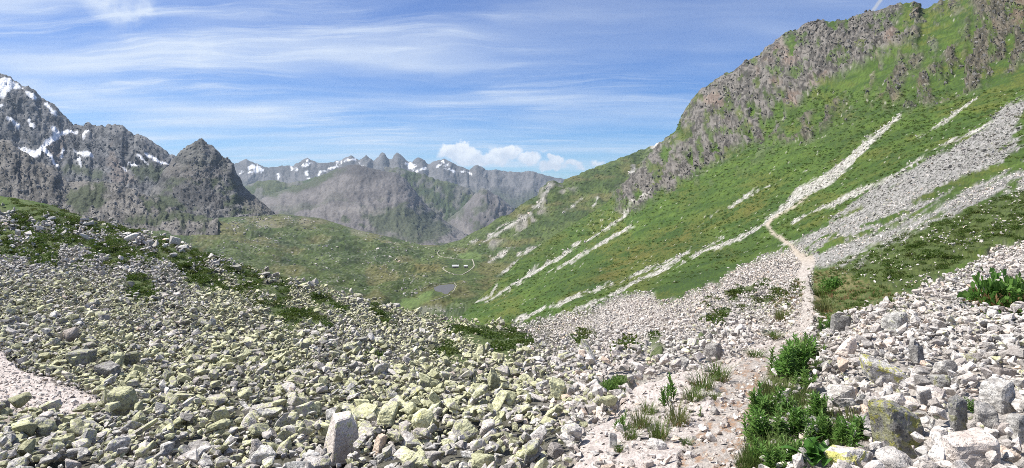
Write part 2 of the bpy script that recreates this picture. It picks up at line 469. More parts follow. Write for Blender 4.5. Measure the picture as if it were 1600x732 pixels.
knots = [
 K([1.3]*17, [1500]*17),
 K([7, 6.2, 5.8, 5.5, 5, 4.6, 4.4, 4.1, 3.8, 3.6, 3.4, 3.25, 3.1, 2.9, 2.8, 2.7, 2.7], [770]*17),
 K([11, 10, 9.5, 9, 8.5, 8, 7.5, 7, 6.5, 5.9, 5.4, 5.2, 4.8, 4.2, 4.0, 3.9, 3.8], [640]*17),
 K([17, 15, 14, 13.5, 13, 13, 12.5, 12, 11, 10, 9.2, 9, 7.5, 6.2, 6, 5.8, 5.5], [545, 555, 560, 560, 560, 560, 560, 562, 560, 560, 560, 560, 560, 560, 560, 550, 520]),
 K([26, 23, 22, 21, 19.5, 18.5, 18, 17, 17, 16, 17, 20, 14, 10.5, 10, 9.5, 9], [420, 455, 470, 480, 505, 525, 535, 542, 535, 520, 500, 485, 475, 470, 460, 440, 380]),
 K([42, 38, 36, 34, 32, 30, 30, 31, 32, 32, 33, 42, 30, 22, 20, 19, 18], [320, 360, 390, 412, 455, 498, 515, 529, 514, 490, 465, 430, 420, 400, 385, 350, 260]),
 ([-700, -200, 0, 60, 100, 150, 200, 250, 300, 350, 400, 450, 500, 560, 600, 650, 720, 770, 820, 900, 1000, 1100, 1200, 1300, 1450, 1600, 1800, 2300],
  [72, 66, 62, 60, 60, 59, 58, 56, 54, 53, 52, 50, 49, 48, 48, 49, 50, 52, 55, 60, 65, 70, 80, 70, 50, 42, 38, 36],
  [262, 292, 307, 318, 331, 345, 357, 373, 390, 407, 424, 438, 452, 469, 481, 492, 503, 511, 520, 495, 465, 430, 390, 350, 310, 290, 240, 120]),
 K([100, 92, 90, 85, 80, 75, 78, 85, 110, 130, 150, 160, 150, 120, 100, 95, 90], [300, 330, 345, 395, 455, 520, 532, 516, 470, 430, 385, 335, 290, 230, 190, 125, -60]),
 K([140, 140, 140, 140, 145, 150, 200, 200, 220, 240, 260, 260, 240, 200, 180, 170, 160], [320, 345, 365, 415, 470, 530, 506, 470, 430, 385, 335, 285, 235, 170, 120, 40, -220]),
 K([200, 200, 200, 200, 210, 220, 260, 400, 500, 520, 520, 480, 430, 370, 330, 310, 300], [330, 355, 380, 430, 490, 540, 498, 435, 386, 322, 262, 215, 165, 95, 40, -60, -390]),
 (RX, [rY(x) for x in RX], RYp, 'lin'),
 (RX, [rY(x) * 1.22 for x in RX], [y + 75 for y in RYp]),
 (RX, [rY(x) * 1.7 for x in RX], [y + 330 for y in RYp]),
]
gx = np.concatenate([np.linspace(-700, -60, 60, endpoint=False), np.arange(-60, 1660, 2.2), np.linspace(1660, 2300, 50)])
G = Sheet(gx, knots, [18, 58, 48, 48, 50, 48, 46, 46, 52, 60, 70, 8, 6])
X, Yp = G.x0, G.y0
T = G.tt
DEP = G.Y0
LEFT = 1 - sstep(X + 160 * (fbm(X / 70, Yp / 40, oct=4, seed=4) - 0.5), 760, 1020)

def cn(scale, seed, amp, oct=4, sx=1.0, sy=1.0):
    return (fbm(X / scale * sx, Yp / scale * sy, oct=oct, seed=seed) - 0.5) * 2 * amp
e6 = cn(14, 1, 9); e12 = cn(30, 2, 16); efine = cn(5, 3, 5, 3)
# slanted noise: streaks that run down the right-hand slope
sl = Yp + 0.62 * X
streak = (fbm(sl / 9.0, (X - 0.3 * Yp) / 90.0, oct=4, seed=5) - 0.5) * 2

# --- regions, outlined in photo pixels
rubble_far_edge = [(1800, 330), (1600, 378), (1560, 388), (1500, 425), (1430, 455), (1380, 470), (1330, 480), (1300, 500), (1275, 470), (1270, 420), (1262, 395), (1245, 384), (1180, 408), (1110, 446), (1060, 466), (1030, 474), (1022, 455), (1000, 458), (955, 470), (900, 488), (860, 496), (812, 508), (760, 508), (600, 470), (400, 415), (200, 350), (-700, 250), (-700, 2000), (2300, 2000), (2300, 200)]
m_rubble = region(X, Yp, [rubble_far_edge], soft=5, noise=e6 * 0.8)
scree_fan = [(1640, 130), (1600, 160), (1600, 236), (1540, 262), (1480, 300), (1420, 335), (1360, 362), (1300, 392), (1262, 392), (1240, 384), (1290, 352), (1360, 305), (1440, 252), (1530, 200)]
scree_low = [(1800, 180), (1600, 248), (1600, 292), (1530, 312), (1450, 350), (1370, 385), (1300, 420), (1262, 412), (1275, 392), (1350, 372), (1420, 346), (1500, 298)]
streams = [
 [(1406, 178, 3), (1369, 213, 11), (1328, 254, 22), (1279, 287, 24), (1250, 302, 20), (1235, 318, 16), (1205, 342, 13), (1195, 352, 9), (1150, 374, 8), (1100, 393, 6), (1060, 408, 5), (1000, 428, 4), (950, 448, 5), (880, 472, 7), (815, 497, 6)],
 [(1600, 166, 9), (1550, 193, 7), (1500, 214, 9), (1450, 238, 6), (1420, 262, 9), (1370, 288, 8), (1330, 305, 12), (1270, 332, 6), (1225, 352, 4)],
 [(1440, 285, 5), (1360, 325, 7), (1300, 352, 7), (1260, 372, 6), (1215, 385, 4)],
 [(1070, 409, 3), (1016, 430, 5), (963, 458, 6), (906, 483, 6), (850, 500, 5)],
 [(1078, 395, 3), (1010, 420, 5), (947, 446, 6), (880, 470, 6), (807, 500, 5)],
 [(906, 376, 3), (873, 401, 6), (832, 423, 7), (795, 450, 6), (758, 471, 4)],
 [(992, 356, 2), (947, 380, 4), (894, 411, 4), (857, 430, 2)],
 [(1023, 296, 5), (1000, 315, 8), (967, 343, 6), (914, 376, 3)],
 [(775, 446, 2), (767, 462, 3), (709, 487, 2.5), (690, 492, 2)],
 [(1535, 150, 4), (1515, 160, 5), (1485, 182, 4), (1455, 200, 2), (1430, 214, 2)],
 [(1260, 262, 2), (1180, 300, 2.5), (1110, 340, 2)], [(1130, 372, 2), (1075, 402, 3), (1040, 420, 2)],
]
m_rubble *= 1 - sstep(T, 6.6, 7.0) * (X < 800)
m_fan = region(X, Yp, [scree_fan, scree_low], soft=6, noise=streak * 20 + e6 * 0.7)
m_fan *= 1 - sstep(fbm((Yp + 0.60 * X) / 13.0, (X - 0.5 * Yp) / 75.0, oct=4, seed=7), 0.60, 0.68) * sstep(fbm(X / 80, Yp / 50, oct=2, seed=8), 0.40, 0.52)
strand = fbm((Yp + 0.72 * X) / 3.6, (X - 0.3 * Yp) / 60.0, oct=3, seed=6) - 0.5
m_stream = region(X, Yp, [], [[(a, b, c * 0.66) for a, b, c in l] for l in streams], soft=1.4, noise=streak * 3.0 + strand * 9 + efine * 0.6)
shrubs_right = [(1900, 250), (1600, 300), (1530, 318), (1450, 354), (1370, 388), (1305, 414), (1330, 432), (1390, 452), (1440, 442), (1490, 420), (1545, 388), (1600, 374), (1900, 320)]
m_shrub = region(X, Yp, [shrubs_right], soft=5, noise=e6 * 0.8 + streak * 4)
dry_right = [(1268, 425), (1310, 420), (1345, 440), (1420, 458), (1370, 476), (1310, 500), (1280, 520), (1275, 480)]
dry_left = [(1212, 468), (1238, 438), (1252, 436), (1256, 458), (1240, 480), (1208, 492), (1205, 480)]
m_dry = region(X, Yp, [dry_right, dry_left], soft=6, noise=e6)
m_row = region(X, Yp, [[(1215, 560), (1240, 530), (1282, 520), (1290, 560), (1275, 590), (1285, 620), (1310, 650), (1350, 665), (1350, 700), (1300, 705), (1250, 745), (1140, 770), (1163, 690), (1172, 640), (1190, 610)]], soft=6, noise=e6 * 1.2) * sstep(fbm(X / 16, Yp / 16, oct=3, seed=777), 0.30, 0.42)
left_band = [(-700, 240), (0, 300), (60, 316), (130, 340), (200, 356), (260, 376), (340, 404), (410, 428), (470, 446), (440, 470), (370, 452), (300, 432), (262, 418), (200, 408), (150, 414), (100, 416), (40, 402), (0, 404), (-200, 410), (-700, 390)]
left_spots = [[(195, 434), (240, 440), (242, 462), (205, 460)], [(380, 462), (440, 474), (522, 500), (512, 512), (450, 500), (398, 486)], [(290, 420), (332, 424), (332, 442), (294, 440)], [(440, 508), (475, 514), (470, 526), (446, 521)], [(470, 452), (520, 470), (560, 490), (540, 494), (500, 480)], [(580, 478), (602, 488), (632, 512), (612, 512), (586, 496)], [(665, 530), (700, 536), (742, 556), (722, 562), (690, 552)], [(578, 545), (598, 550), (596, 566), (582, 560)], [(700, 512), (760, 512), (822, 520), (832, 536), (800, 552), (765, 546), (728, 528)]]
mid_lines = [[(930, 612, 16), (955, 600, 16), (985, 582, 9), (1032, 550, 10)], [(985, 534, 6), (1045, 514, 7)], [(905, 534, 9), (925, 526, 5)], [(1108, 496, 8), (1170, 476, 9), (1240, 450, 6)], [(1110, 474, 5), (1170, 455, 7), (1215, 438, 6)], [(960, 560, 5), (1000, 545, 6)], [(1075, 530, 3), (1140, 500, 5)]]
m_tuft = region(X, Yp, left_spots, mid_lines, soft=5, noise=e6 * 0.8)
m_band = region(X, Yp, [left_band], soft=6, noise=e12 * 0.9 + e6 * 0.6) * sstep(fbm(X / 26, Yp / 13, oct=4, seed=9), 0.32, 0.46)
gravel = [(-200, 530), (0, 548), (62, 580), (112, 600), (150, 612), (165, 628), (120, 650), (60, 655), (0, 645), (-200, 640)]
m_gravel = region(X, Yp, [gravel], soft=8, noise=e12)
path_line = [(1100, 790, 150), (1118, 732, 112), (1135, 690, 92), (1148, 650, 78), (1160, 615, 70), (1180, 580, 62), (1215, 552, 46), (1243, 525, 34), (1260, 500, 27), (1263, 470, 23), (1258, 445, 19), (1256, 425, 21), (1264, 410, 24), (1250, 398, 12), (1238, 386, 5), (1222, 374, 5), (1206, 362, 5), (1198, 351, 5), (1207, 341, 4), (1240, 325, 4), (1262, 308, 3)]
m_path = region(X, Yp, [], [[(a, b, c * (0.85 if b < 560 else 1)) for a, b, c in path_line]], soft=2.5, noise=efine * 0.6)
near_gravel = [(860, 800), (900, 700), (950, 650), (1000, 605), (1060, 580), (1130, 560), (1190, 540), (1235, 515), (1225, 545), (1180, 600), (1165, 680), (1150, 800)]
m_ngrav = region(X, Yp, [near_gravel], soft=10, noise=e12)
# right of the gully line rock breaks through the turf
cliff = [(960, 300), (1000, 262), (1035, 215), (1085, 150), (1130, 110), (1265, 25), (1410, -10), (1445, 0), (1446, 40), (1395, 74), (1330, 110), (1290, 128), (1250, 165), (1215, 205), (1180, 235), (1120, 262), (1060, 290), (1010, 318), (970, 330)]
ribs = [[(1412, 168), (1440, 122), (1490, 66), (1530, 0), (1570, -60), (1660, -90), (1640, 60), (1590, 100), (1540, 130), (1500, 150), (1450, 166)], [(1362, 166), (1392, 120), (1408, 86), (1452, 78), (1428, 116), (1400, 152)], [(1190, 222), (1250, 186), (1310, 150), (1322, 165), (1275, 222), (1232, 236)], [(1310, 190), (1330, 170), (1345, 180), (1325, 198)], [(1455, 20), (1480, -4), (1500, -12), (1490, 20), (1470, 24)]]
m_cliff = region(X, Yp, [cliff], soft=8, noise=e12 * 1.1 + e6)
m_rib = region(X, Yp, ribs, soft=9, noise=e12 * 0.8 + streak * 12)
brk = fbm(X / 20, Yp / 34, oct=4, seed=21)
m_rock = np.maximum(m_cliff * sstep(brk, 0.27, 0.38), m_rib * sstep(brk + 0.15 * streak, 0.38, 0.52) * 0.9)
upper = sstep(T, 8.2, 9.2)
m_spot = sstep(fbm(X / 11, Yp / 17, oct=4, seed=33), 0.60, 0.68) * upper * 0.45 * region(X, Yp, [[(940, 330), (1100, 100), (1600, -60), (1700, 100), (1420, 190), (1200, 290)]], soft=15)
m_rock = np.maximum(m_rock, m_spot)

gaps = region(X, Yp, [], [[(1348, 355, 6), (1380, 343, 9), (1418, 331, 5)], [(1428, 316, 8), (1480, 292, 15), (1538, 268, 10)], [(1282, 392, 8), (1305, 380, 10), (1328, 370, 5)], [(1345, 366, 5), (1362, 362, 5)], [(1575, 250, 10), (1640, 215, 12)], [(1290, 352, 5), (1350, 325, 5)]], soft=2.5, noise=streak * 3 + efine)
m_fan *= 1 - gaps; m_rubble *= 1 - gaps * (X > 1250)
# --- displacement
N3 = G.N.copy()
Pw = G.P
rubbleamp = (0.16 + 0.010 * DEP) * m_rubble * (1 - m_path) * (1 - 0.7 * m_gravel) * (1 - 0.5 * m_ngrav)
d = rubbleamp * (fbm(Pw[..., 0] / 1.7, Pw[..., 1] / 1.7, oct=4, seed=41) - 0.5) * 2
farw = sstep(DEP, 45, 140)
grassy = 1 - np.maximum(m_rubble, np.maximum(m_fan, m_stream))
d += grassy * farw * (fbm(Pw[..., 0] / 9, Pw[..., 1] / 22, Pw[..., 2] / 9, oct=4, seed=43) - 0.5) * 0.011 * DEP
d += grassy * (1 - farw) * (fbm(Pw[..., 0] / 1.3, Pw[..., 1] / 1.3, oct=3, seed=44) - 0.5) * 0.55 * sstep(DEP, 4, 20)
# gullies running down the slope
d += farw * (fbm(sl / 26.0, (X - 0.3 * Yp) / 260.0, oct=3, seed=45) - 0.5) * 0.016 * DEP * sstep(T, 7.3, 8.3)
rk = ridged(Pw[..., 0] / 34, Pw[..., 1] / 60, Pw[..., 2] / 60, oct=6, seed=51, gain=0.70) - 0.55
rk2 = ridged(X / 13.0 + 0.25 * Yp / 13.0, Yp / 50.0, oct=5, seed=52, gain=0.6) - 0.55
d += m_rock * (rk * 0.017 + rk2 * 0.015 + (RNG.random(X.shape) - 0.5) * 0.011) * DEP * sstep(G.y0, -200, 0.0) + m_rock * 0.002 * DEP
edge = np.exp(-np.abs(T - 10) * 2.2)
d *= (1 - 0.8 * edge)
d *= sstep(T, 0.4, 1.2)
G.P = Pw + N3 * d[..., None]
# saw-toothed ridge line
jag = (fbm(X / 6.0, Yp * 0 + 3, oct=4, seed=61) - 0.5) * 0.007 * DEP * np.exp(-np.abs(T - 10) * 3.0) * sstep(X, 940, 1000)
G.P[..., 2] += jag
G.normals()

# --- colours
def C(*c): return np.array(c)
wn = RNG.random(X.shape)                       # grain, one value per vertex
lf = fbm(Pw[..., 0] / 6, Pw[..., 1] / 14, Pw[..., 2] / 6, oct=5, seed=71)
big = fbm(X / 120, Yp / 50, oct=4, seed=72)
g1 = C(0.037, 0.071, 0.009); g2 = C(0.064, 0.104, 0.015); g3 = C(0.100, 0.085, 0.018)
col = g1 + (g2 - g1) * sstep(lf, 0.3, 0.7)[..., None]
och = sstep(fbm(X / 60, Yp / 22, oct=4, seed=73), 0.50, 0.68) * 0.40
och = np.maximum(och, 0.75 * region(X, Yp, [[(880, 470), (960, 400), (1080, 350), (1180, 300), (1230, 280), (1180, 330), (1080, 380), (960, 440)]], soft=18, noise=e12))
col = lerp(col, g3, (och * sstep(lf + 0.3 * (wn - 0.5), 0.36, 0.6))[..., None])
col *= (0.74 + 0.52 * wn)[..., None] * (0.8 + 0.4 * big)[..., None]
fleck = (wn > 0.993) & (farw > 0.2)
col = np.where(fleck[..., None], lerp(col, C(0.36, 0.34, 0.29), 0.75), col)
shrubc = C(0.060, 0.080, 0.022) * (0.6 + 0.8 * wn)[..., None]
col = lerp(col, shrubc, m_shrub[..., None] * 0.8)
rc = fbm(X / 9 + Yp / 18, Yp / 9, oct=5, seed=81, gain=0.65)
rockc = lerp(C(0.052, 0.048, 0.043), C(0.172, 0.157, 0.141), sstep(rc + 0.7 * (wn - 0.5), 0.3, 0.72)[..., None])
rockc = lerp(rockc, C(0.30, 0.20, 0.15), (sstep(fbm(X / 40, Yp / 40, oct=4, seed=82), 0.60, 0.74) * 0.3)[..., None])
rockc = lerp(rockc, rockc * C(0.80, 0.74, 0.66), (m_rib * 0.9)[..., None])
rockc = lerp(rockc, col, (sstep(fbm(X / 9, Yp / 14, oct=3, seed=83), 0.56, 0.68) * 0.75)[..., None])
col = lerp(col, rockc, m_rock[..., None])
palec = lerp(C(0.27, 0.255, 0.225), C(0.47, 0.445, 0.405), wn[..., None])
col = lerp(col, palec, np.clip(m_stream * (0.55 + 0.6 * wn), 0, 1)[..., None])
fanc = lerp(C(0.11, 0.105, 0.098), C(0.33, 0.315, 0.295), (wn ** 0.8)[..., None])
col = lerp(col, fanc, np.clip(m_fan * (0.75 + 0.5 * wn), 0, 1)[..., None])
soil_l = C(0.10, 0.095, 0.075) * (0.6 + 0.8 * wn)[..., None]  # left soil darkened to deepen the shade in the gaps between stones
soil_r = C(0.38, 0.345, 0.31) * (0.6 + 0.8 * wn)[..., None]
rub = lerp(soil_r, soil_l, sstep(LEFT + 0.25 * (lf - 0.5), 0.2, 0.8)[..., None])
col = lerp(col, rub, m_rubble[..., None])
gcol = lerp(C(0.40, 0.34, 0.31), C(0.60, 0.535, 0.49), wn[..., None])
col = lerp(col, gcol, np.maximum(m_gravel, m_ngrav * 0.9)[..., None])
grass_near = lerp(C(0.050, 0.080, 0.020), C(0.095, 0.120, 0.035), wn[..., None])
col = lerp(col, grass_near, np.clip(m_band + m_tuft, 0, 1)[..., None] * 0.92)
dryc = lerp(C(0.065, 0.095, 0.022), C(0.19, 0.155, 0.075), sstep(lf + 0.4 * (wn - 0.5), 0.3, 0.7)[..., None])
col = lerp(col, dryc, m_dry[..., None] * 0.85)
pathc = lerp(C(0.29, 0.255, 0.225), C(0.48, 0.43, 0.385), wn[..., None])
litter = sstep(fbm(X / 13, Yp / 8, oct=5, seed=91), 0.47, 0.60) * sstep(Yp, 520, 600) * (wn > 0.3)
pathc = lerp(pathc, C(0.30, 0.17, 0.09), litter[..., None] * 0.75)
pathc = lerp(pathc, C(0.36, 0.30, 0.22), sstep(-Yp, -420, -395)[..., None] * 0.6)
col = lerp(col, pathc, m_path[..., None])
col = lerp(col, lerp(C(0.07, 0.09, 0.025), C(0.20, 0.15, 0.08), wn[..., None]), m_row[..., None] * 0.85)
col = np.clip(col, 0.01, 0.85)

# --- split the sheet into the pieces of the setting
fm = lambda a: 0.25 * (a[:-1, :-1] + a[1:, :-1] + a[:-1, 1:] + a[1:, 1:])
f_path = fm(m_path) > 0.5
f_hill = (~f_path) & ((fm(T) > 7.0) | ((fm(m_rubble) < 0.5) & (fm(T) > 6) & (fm(X) > 800)))
f_fan = (~f_path) & (fm(np.maximum(m_fan, 0)) > 0.5) & (fm(T) > 5.5)
f_hill &= ~f_fan
f_near = ~(f_path | f_hill | f_fan)
sinkm = m_rubble * (1 - m_path) * (1 - m_gravel) * (1 - m_ngrav) * (1 - 0.8 * np.clip(m_band + m_tuft + m_dry, 0, 1)) * (T < 8) * sstep(T, 0.3, 1)
GP = G.P - np.array([0, 0, 1.0]) * (sinkm * (0.15 + 0.006 * DEP))[..., None]
o = mesh_grid('ground', GP, col, near_mat, f_near); o['label'] = 'stony ground under the boulder fields in front'
o = mesh_grid('path', GP, col, near_mat, f_path); o['label'] = 'pale gravel footpath winding along the slope'
o = mesh_grid('hillside', GP, col, slope_mat, f_hill); o['label'] = 'steep green mountainside with grey cliffs on its ridge'
o = mesh_grid('scree', GP, col, slope_mat, f_fan); o['label'] = 'wide pale scree fan running down the green mountainside'
G.lookup(-320, 2020, -60, 790)

# ------------------------------------------------------------------ valley with the green hill beyond
VX = [-300, 0, 250, 400, 500, 600, 660, 700, 740, 800, 860, 930, 1030, 1100]
vk = [
 (VX, [160, 160, 200, 220, 240, 250, 255, 260, 270, 280, 290, 300, 310, 320], [410, 410, 440, 475, 505, 525, 535, 540, 540, 540, 540, 530, 520, 520]),
 (VX, [400, 400, 450, 480, 520, 560, 590, 600, 610, 620, 640, 680, 700, 720], [385, 390, 412, 438, 456, 470, 475, 476, 474, 462, 442, 422, 402, 392]),
 (VX, [600, 600, 620, 640, 670, 700, 725, 745, 750, 770, 790, 820, 850, 880], [376, 378, 396, 416, 430, 438, 439, 439, 440, 432, 415, 392, 365, 350]),
 (VX, [900, 900, 850, 850, 870, 880, 885, 885, 890, 940, 980, 1050, 1100, 1150], [364, 365, 378, 393, 408, 416, 419, 419, 419, 405, 385, 360, 333, 318]),
 (VX, [1300, 1300, 1250, 1250, 1250, 1200, 1170, 1150, 1150, 1300, 1450, 1550, 1650, 1750], [353, 354, 358, 362, 375, 388, 396, 397, 396, 368, 337, 312, 282, 262]),
 ([-300, 0, 250, 330, 400, 440, 500, 560, 620, 660, 690, 720, 750, 800, 818, 840, 852, 868, 880, 905, 930, 960, 985, 1005, 1030, 1050, 1100],
  [1800, 1850, 1800, 1800, 1800, 1800, 1800, 1750, 1700, 1600, 1560, 1600, 1650, 1700, 1750, 1800, 1850, 1900, 1920, 2000, 2050, 2100, 2150, 2200, 2250, 2300, 2400],
  [346, 347, 345, 341, 338, 335, 341, 360, 373, 383, 384, 374, 359, 333, 318, 304, 291, 284, 286, 273, 262, 252, 240, 233, 228, 224, 205], 'lin'),
 (VX, [2300] * 7 + [2350, 2400, 2450, 2500, 2600, 2800, 2900], [400, 400, 400, 395, 400, 425, 435, 440, 420, 395, 350, 325, 290, 270]),
 ([-300, 1100], [3200, 3600], [520, 460]),
]
V = Sheet(np.arange(-300, 1100, 2.4), vk, [8, 34, 30, 26, 34, 44, 5, 4])
X, Yp, T, DEP, Pw = V.x0, V.y0, V.tt, V.Y0, V.P
e6 = cn(14, 101, 8); e12 = cn(30, 102, 14); efine = cn(5, 103, 4, 3)
rs = sstep(X, 660, 800)
r2 = region(X, Yp, [[(835, 330), (850, 296), (868, 284), (885, 288), (920, 290), (880, 305), (850, 340), (800, 372), (770, 385), (800, 350)], [(1000, 228), (1100, 200), (1100, 300), (985, 300), (960, 310), (990, 262)]], soft=8, noise=e12 * 0.8 + e6)
rp = sstep(fbm(X / 18, Yp / 10, oct=4, seed=113), 0.50, 0.62)
m_rockv = np.maximum(r2 * rp, 0)
pend = region(X, Yp, [[(655, 466), (672, 450), (700, 440), (722, 440), (718, 458), (700, 470), (670, 478), (640, 480), (600, 472), (610, 460)]], soft=4) * (T < 3.6)
flat = np.maximum(pend, region(X, Yp, [[(680, 430), (690, 405), (745, 405), (752, 430), (735, 440), (700, 436)]], soft=6) * (T < 4))
hum = (fbm(Pw[..., 0] / 40, Pw[..., 1] / 70, oct=5, seed=111) - 0.5)
d = hum * 0.024 * DEP * (1 - rs) * (1 - flat) * (T < 5.2) * sstep(5.0 - T, 0, 1.2) + (fbm(Pw[..., 0] / 30, Pw[..., 1] / 90, Pw[..., 2] / 30, oct=5, seed=112) - 0.5) * 0.014 * DEP * rs * (1 - flat)
d += m_rockv * (ridged(X / 16, Yp / 22, oct=5, seed=114) - 0.55) * 0.014 * DEP
V.P = Pw + V.N * d[..., None]
PONDZ = float(np.mean(Pw[..., 2][pend > 0.8]))
V.P[..., 2] = lerp(V.P[..., 2], PONDZ, pend)
V.normals()
wn = RNG.random(X.shape)
lf = fbm(X / 26, Yp / 9, oct=5, seed=121)
g1 = C(0.036, 0.058, 0.013); g2 = C(0.064, 0.088, 0.022); g3 = C(0.115, 0.100, 0.038)
col = lerp(g1, g2, sstep(lf, 0.32, 0.66)[..., None])
col = lerp(col, g3, (sstep(fbm(X / 45, Yp / 14, oct=4, seed=122), 0.52, 0.7) * 0.6)[..., None])
dkr = sstep(fbm(X / 70, Yp / 26, oct=4, seed=123), 0.42, 0.6) * (1 - rs)
col *= (0.55 + 0.9 * wn)[..., None]
stone = (wn > 0.80 - 0.22 * sstep(fbm(X / 34, Yp / 10, oct=4, seed=124), 0.42, 0.62)) & (RNG.random(X.shape) > 0.45)
m_stony = sstep(fbm(X / 34, Yp / 10, oct=4, seed=124), 0.36, 0.62) * (1 - rs * 0.9) * (1 - flat) * (T < 5.02)
stone = stone * (1 - rs * 0.93) * (1 - flat) * 0.25
col = lerp(col, C(0.29, 0.275, 0.25), (stone * 0.8)[..., None])
pale = region(X, Yp, [[(440, 336), (470, 340), (500, 346), (480, 350), (450, 345)], [(545, 356), (575, 362), (575, 368), (550, 366)], [(605, 378), (625, 384), (620, 390), (606, 384)], [(400, 345), (440, 352), (430, 358), (405, 352)]], soft=4, noise=e6)
col = lerp(col, C(0.24, 0.21, 0.15), (pale * 0.4)[..., None])
light_green = region(X, Yp, [[(718, 400), (735, 393), (752, 396), (748, 405), (725, 407)], [(600, 476), (640, 462), (678, 452), (672, 470), (640, 478)]], soft=4, noise=efine)  # lighter green patches: flat by the road bend, marsh beside the pond
col = lerp(col, C(0.11, 0.16, 0.045) * (0.8 + 0.4 * wn)[..., None], (light_green * 0.8)[..., None])
yel = region(X, Yp, [[(640, 415), (690, 405), (690, 432), (650, 436), (600, 430)]], soft=14, noise=e12)
col = lerp(col, C(0.20, 0.17, 0.06), (yel * 0.45 * (wn > 0.4))[..., None])
vs = [[(824, 339, 7), (791, 356, 9), (774, 367, 7), (756, 378, 3)], [(805, 346, 3), (785, 352, 5), (760, 372, 2)], [(800, 389, 4), (782, 398, 6), (765, 407, 4)], [(844, 385, 5), (830, 392, 9), (812, 400, 6)], [(812, 409, 5), (795, 420, 7), (777, 432, 3)], [(906, 310, 4), (897, 320, 7), (882, 332, 3)], [(825, 390, 3), (808, 400, 3)], [(745, 377, 3), (739, 379, 3)], [(860, 292, 4), (840, 322, 6), (825, 338, 5)], [(935, 310, 3), (928, 322, 3)]]
vs = [[(a, b, c * 0.55) for a, b, c in l] for l in vs]
ms = region(X, Yp, [[(985, 262), (992, 257), (995, 268), (990, 276), (984, 272)]], vs, soft=2.0, noise=efine * 1.3)
rkc = lerp(C(0.14, 0.13, 0.115), C(0.30, 0.275, 0.245), wn[..., None])
col = lerp(col, rkc, m_rockv[..., None] * 0.85)
col = lerp(col, lerp(C(0.26, 0.245, 0.22), C(0.44, 0.415, 0.38), wn[..., None]), (ms * (0.6 + 0.5 * wn)).clip(0, 1)[..., None])
rim = region(X, Yp, [[(672, 478), (665, 484), (640, 488), (640, 484), (690, 476)], [(650, 486), (690, 478), (695, 482), (660, 492)]], soft=2.5, noise=efine)
col = lerp(col, C(0.40, 0.38, 0.33), rim[..., None] * 0.3)
m_rim = np.maximum(rim, pale)
top = sstep(T, 4.75, 4.98) * region(X, Yp, [[(1005, 240), (1034, 220), (1040, 235), (1015, 240)]], soft=2)
col = lerp(col, C(0.42, 0.40, 0.37), top[..., None])
f_v = fm(X) < 700 + (fm(DEP) - 600) * 0.03
o = mesh_grid('valley_floor', V.P, col, far_mat if False else slope_mat, f_v); o['label'] = 'hummocky green valley floor strewn with grey rocks'
o = mesh_grid('hill', V.P, col, slope_mat, ~f_v); o['label'] = 'green hill with pale scree streaks behind the main slope'
V.lookup(-60, 1090, 190, 560)
m_vs, m_vgreen = ms, np.clip((1 - m_rockv) * (1 - flat) * (1 - ms) * (T < 5.02), 0, 1)

# ------------------------------------------------------------------ mountains beyond
ALLM = []
def mountain(label, tops, Ytop, base, Ybase, step, rows, paint, relief=1.0, ribs=1.0, seed=0, jagpx=2.0, back=1.4, mid=None, xlim=None):
    tx = [p[0] for p in tops]; ty = [p[1] for p in tops]
    xs = np.arange(xlim[0] if xlim else tx[0], (xlim[1] if xlim else tx[-1]) + step, step)
    yb = np.interp(xs, [b[0] for b in base], [b[1] for b in base]); yt = np.interp(xs, tx, ty)
    ymid = yb + (yt - yb) * (mid[0] if mid else 0.5)
    Ym = Ybase + (Ytop - Ybase) * (mid[1] if mid else 0.5)
    o1 = np.ones_like(xs)
    kn = [(xs, o1 * Ybase * 0.8, yb + 40), (xs, o1 * Ybase, yb), (xs, o1 * Ym, ymid, 'lin'), (xs, o1 * Ytop, yt, 'lin'), (xs, o1 * Ytop * 1.12, yt + 45), (xs, o1 * Ytop * back, yb + 60)]
    S = Sheet(xs, kn, [4, rows // 2, rows - rows // 2, 5, 4])
    Xs, Ys, Ts, D, P = S.x0, S.y0, S.tt, S.Y0, S.P
    k = 1000.0 / F                                 # relief follows the distance so that crags keep a mountain's scale
    r1 = ridged(Xs / 26 + 0.9 * fbm(Xs / 30, Ys / 30, seed=seed + 3), Ys / 60, oct=6, seed=seed, gain=0.66) - 0.55
    r2 = ridged(P[..., 0] / D * F / 11, P[..., 2] / D * F / 14, D / 100, oct=5, seed=seed + 7, gain=0.6) - 0.55
    w = np.exp(-np.abs(Ts - 3) * 2.0)
    dd = (r1 * 21 * ribs + r2 * 9 * relief + (RNG.random(Xs.shape) - 0.5) * 4.0 * relief) * D / F * (1 - 0.7 * w)
    S.P = P + S.N * dd[..., None]
    jg = (fbm(Xs / 5.5, Xs * 0, oct=4, seed=seed + 11) - 0.5) * 2 * jagpx * D / F * np.exp(-np.abs(Ts - 3) * 3)
    S.P[..., 2] += jg
    wn = RNG.random(Xs.shape)
    cc = DARK * paint(Xs, Ys, Ts, wn, r1, r2, (yb - Ys) / np.maximum(yb - yt, 1))
    o = mesh_grid('mountain', S.P, cc, far_mat)
    o['label'] = label
    S.rock = ((cc[..., 1] < cc[..., 0] * 1.06) & (cc.max(-1) < 0.4)) * 1.0
    ALLM.append((S, label))
    return S

DARK = 0.62
def patchy(X, Y, s1, s2, seed, lo, hi):
    return sstep(fbm(X / s1, Y / s2, oct=4, seed=seed), lo, hi)

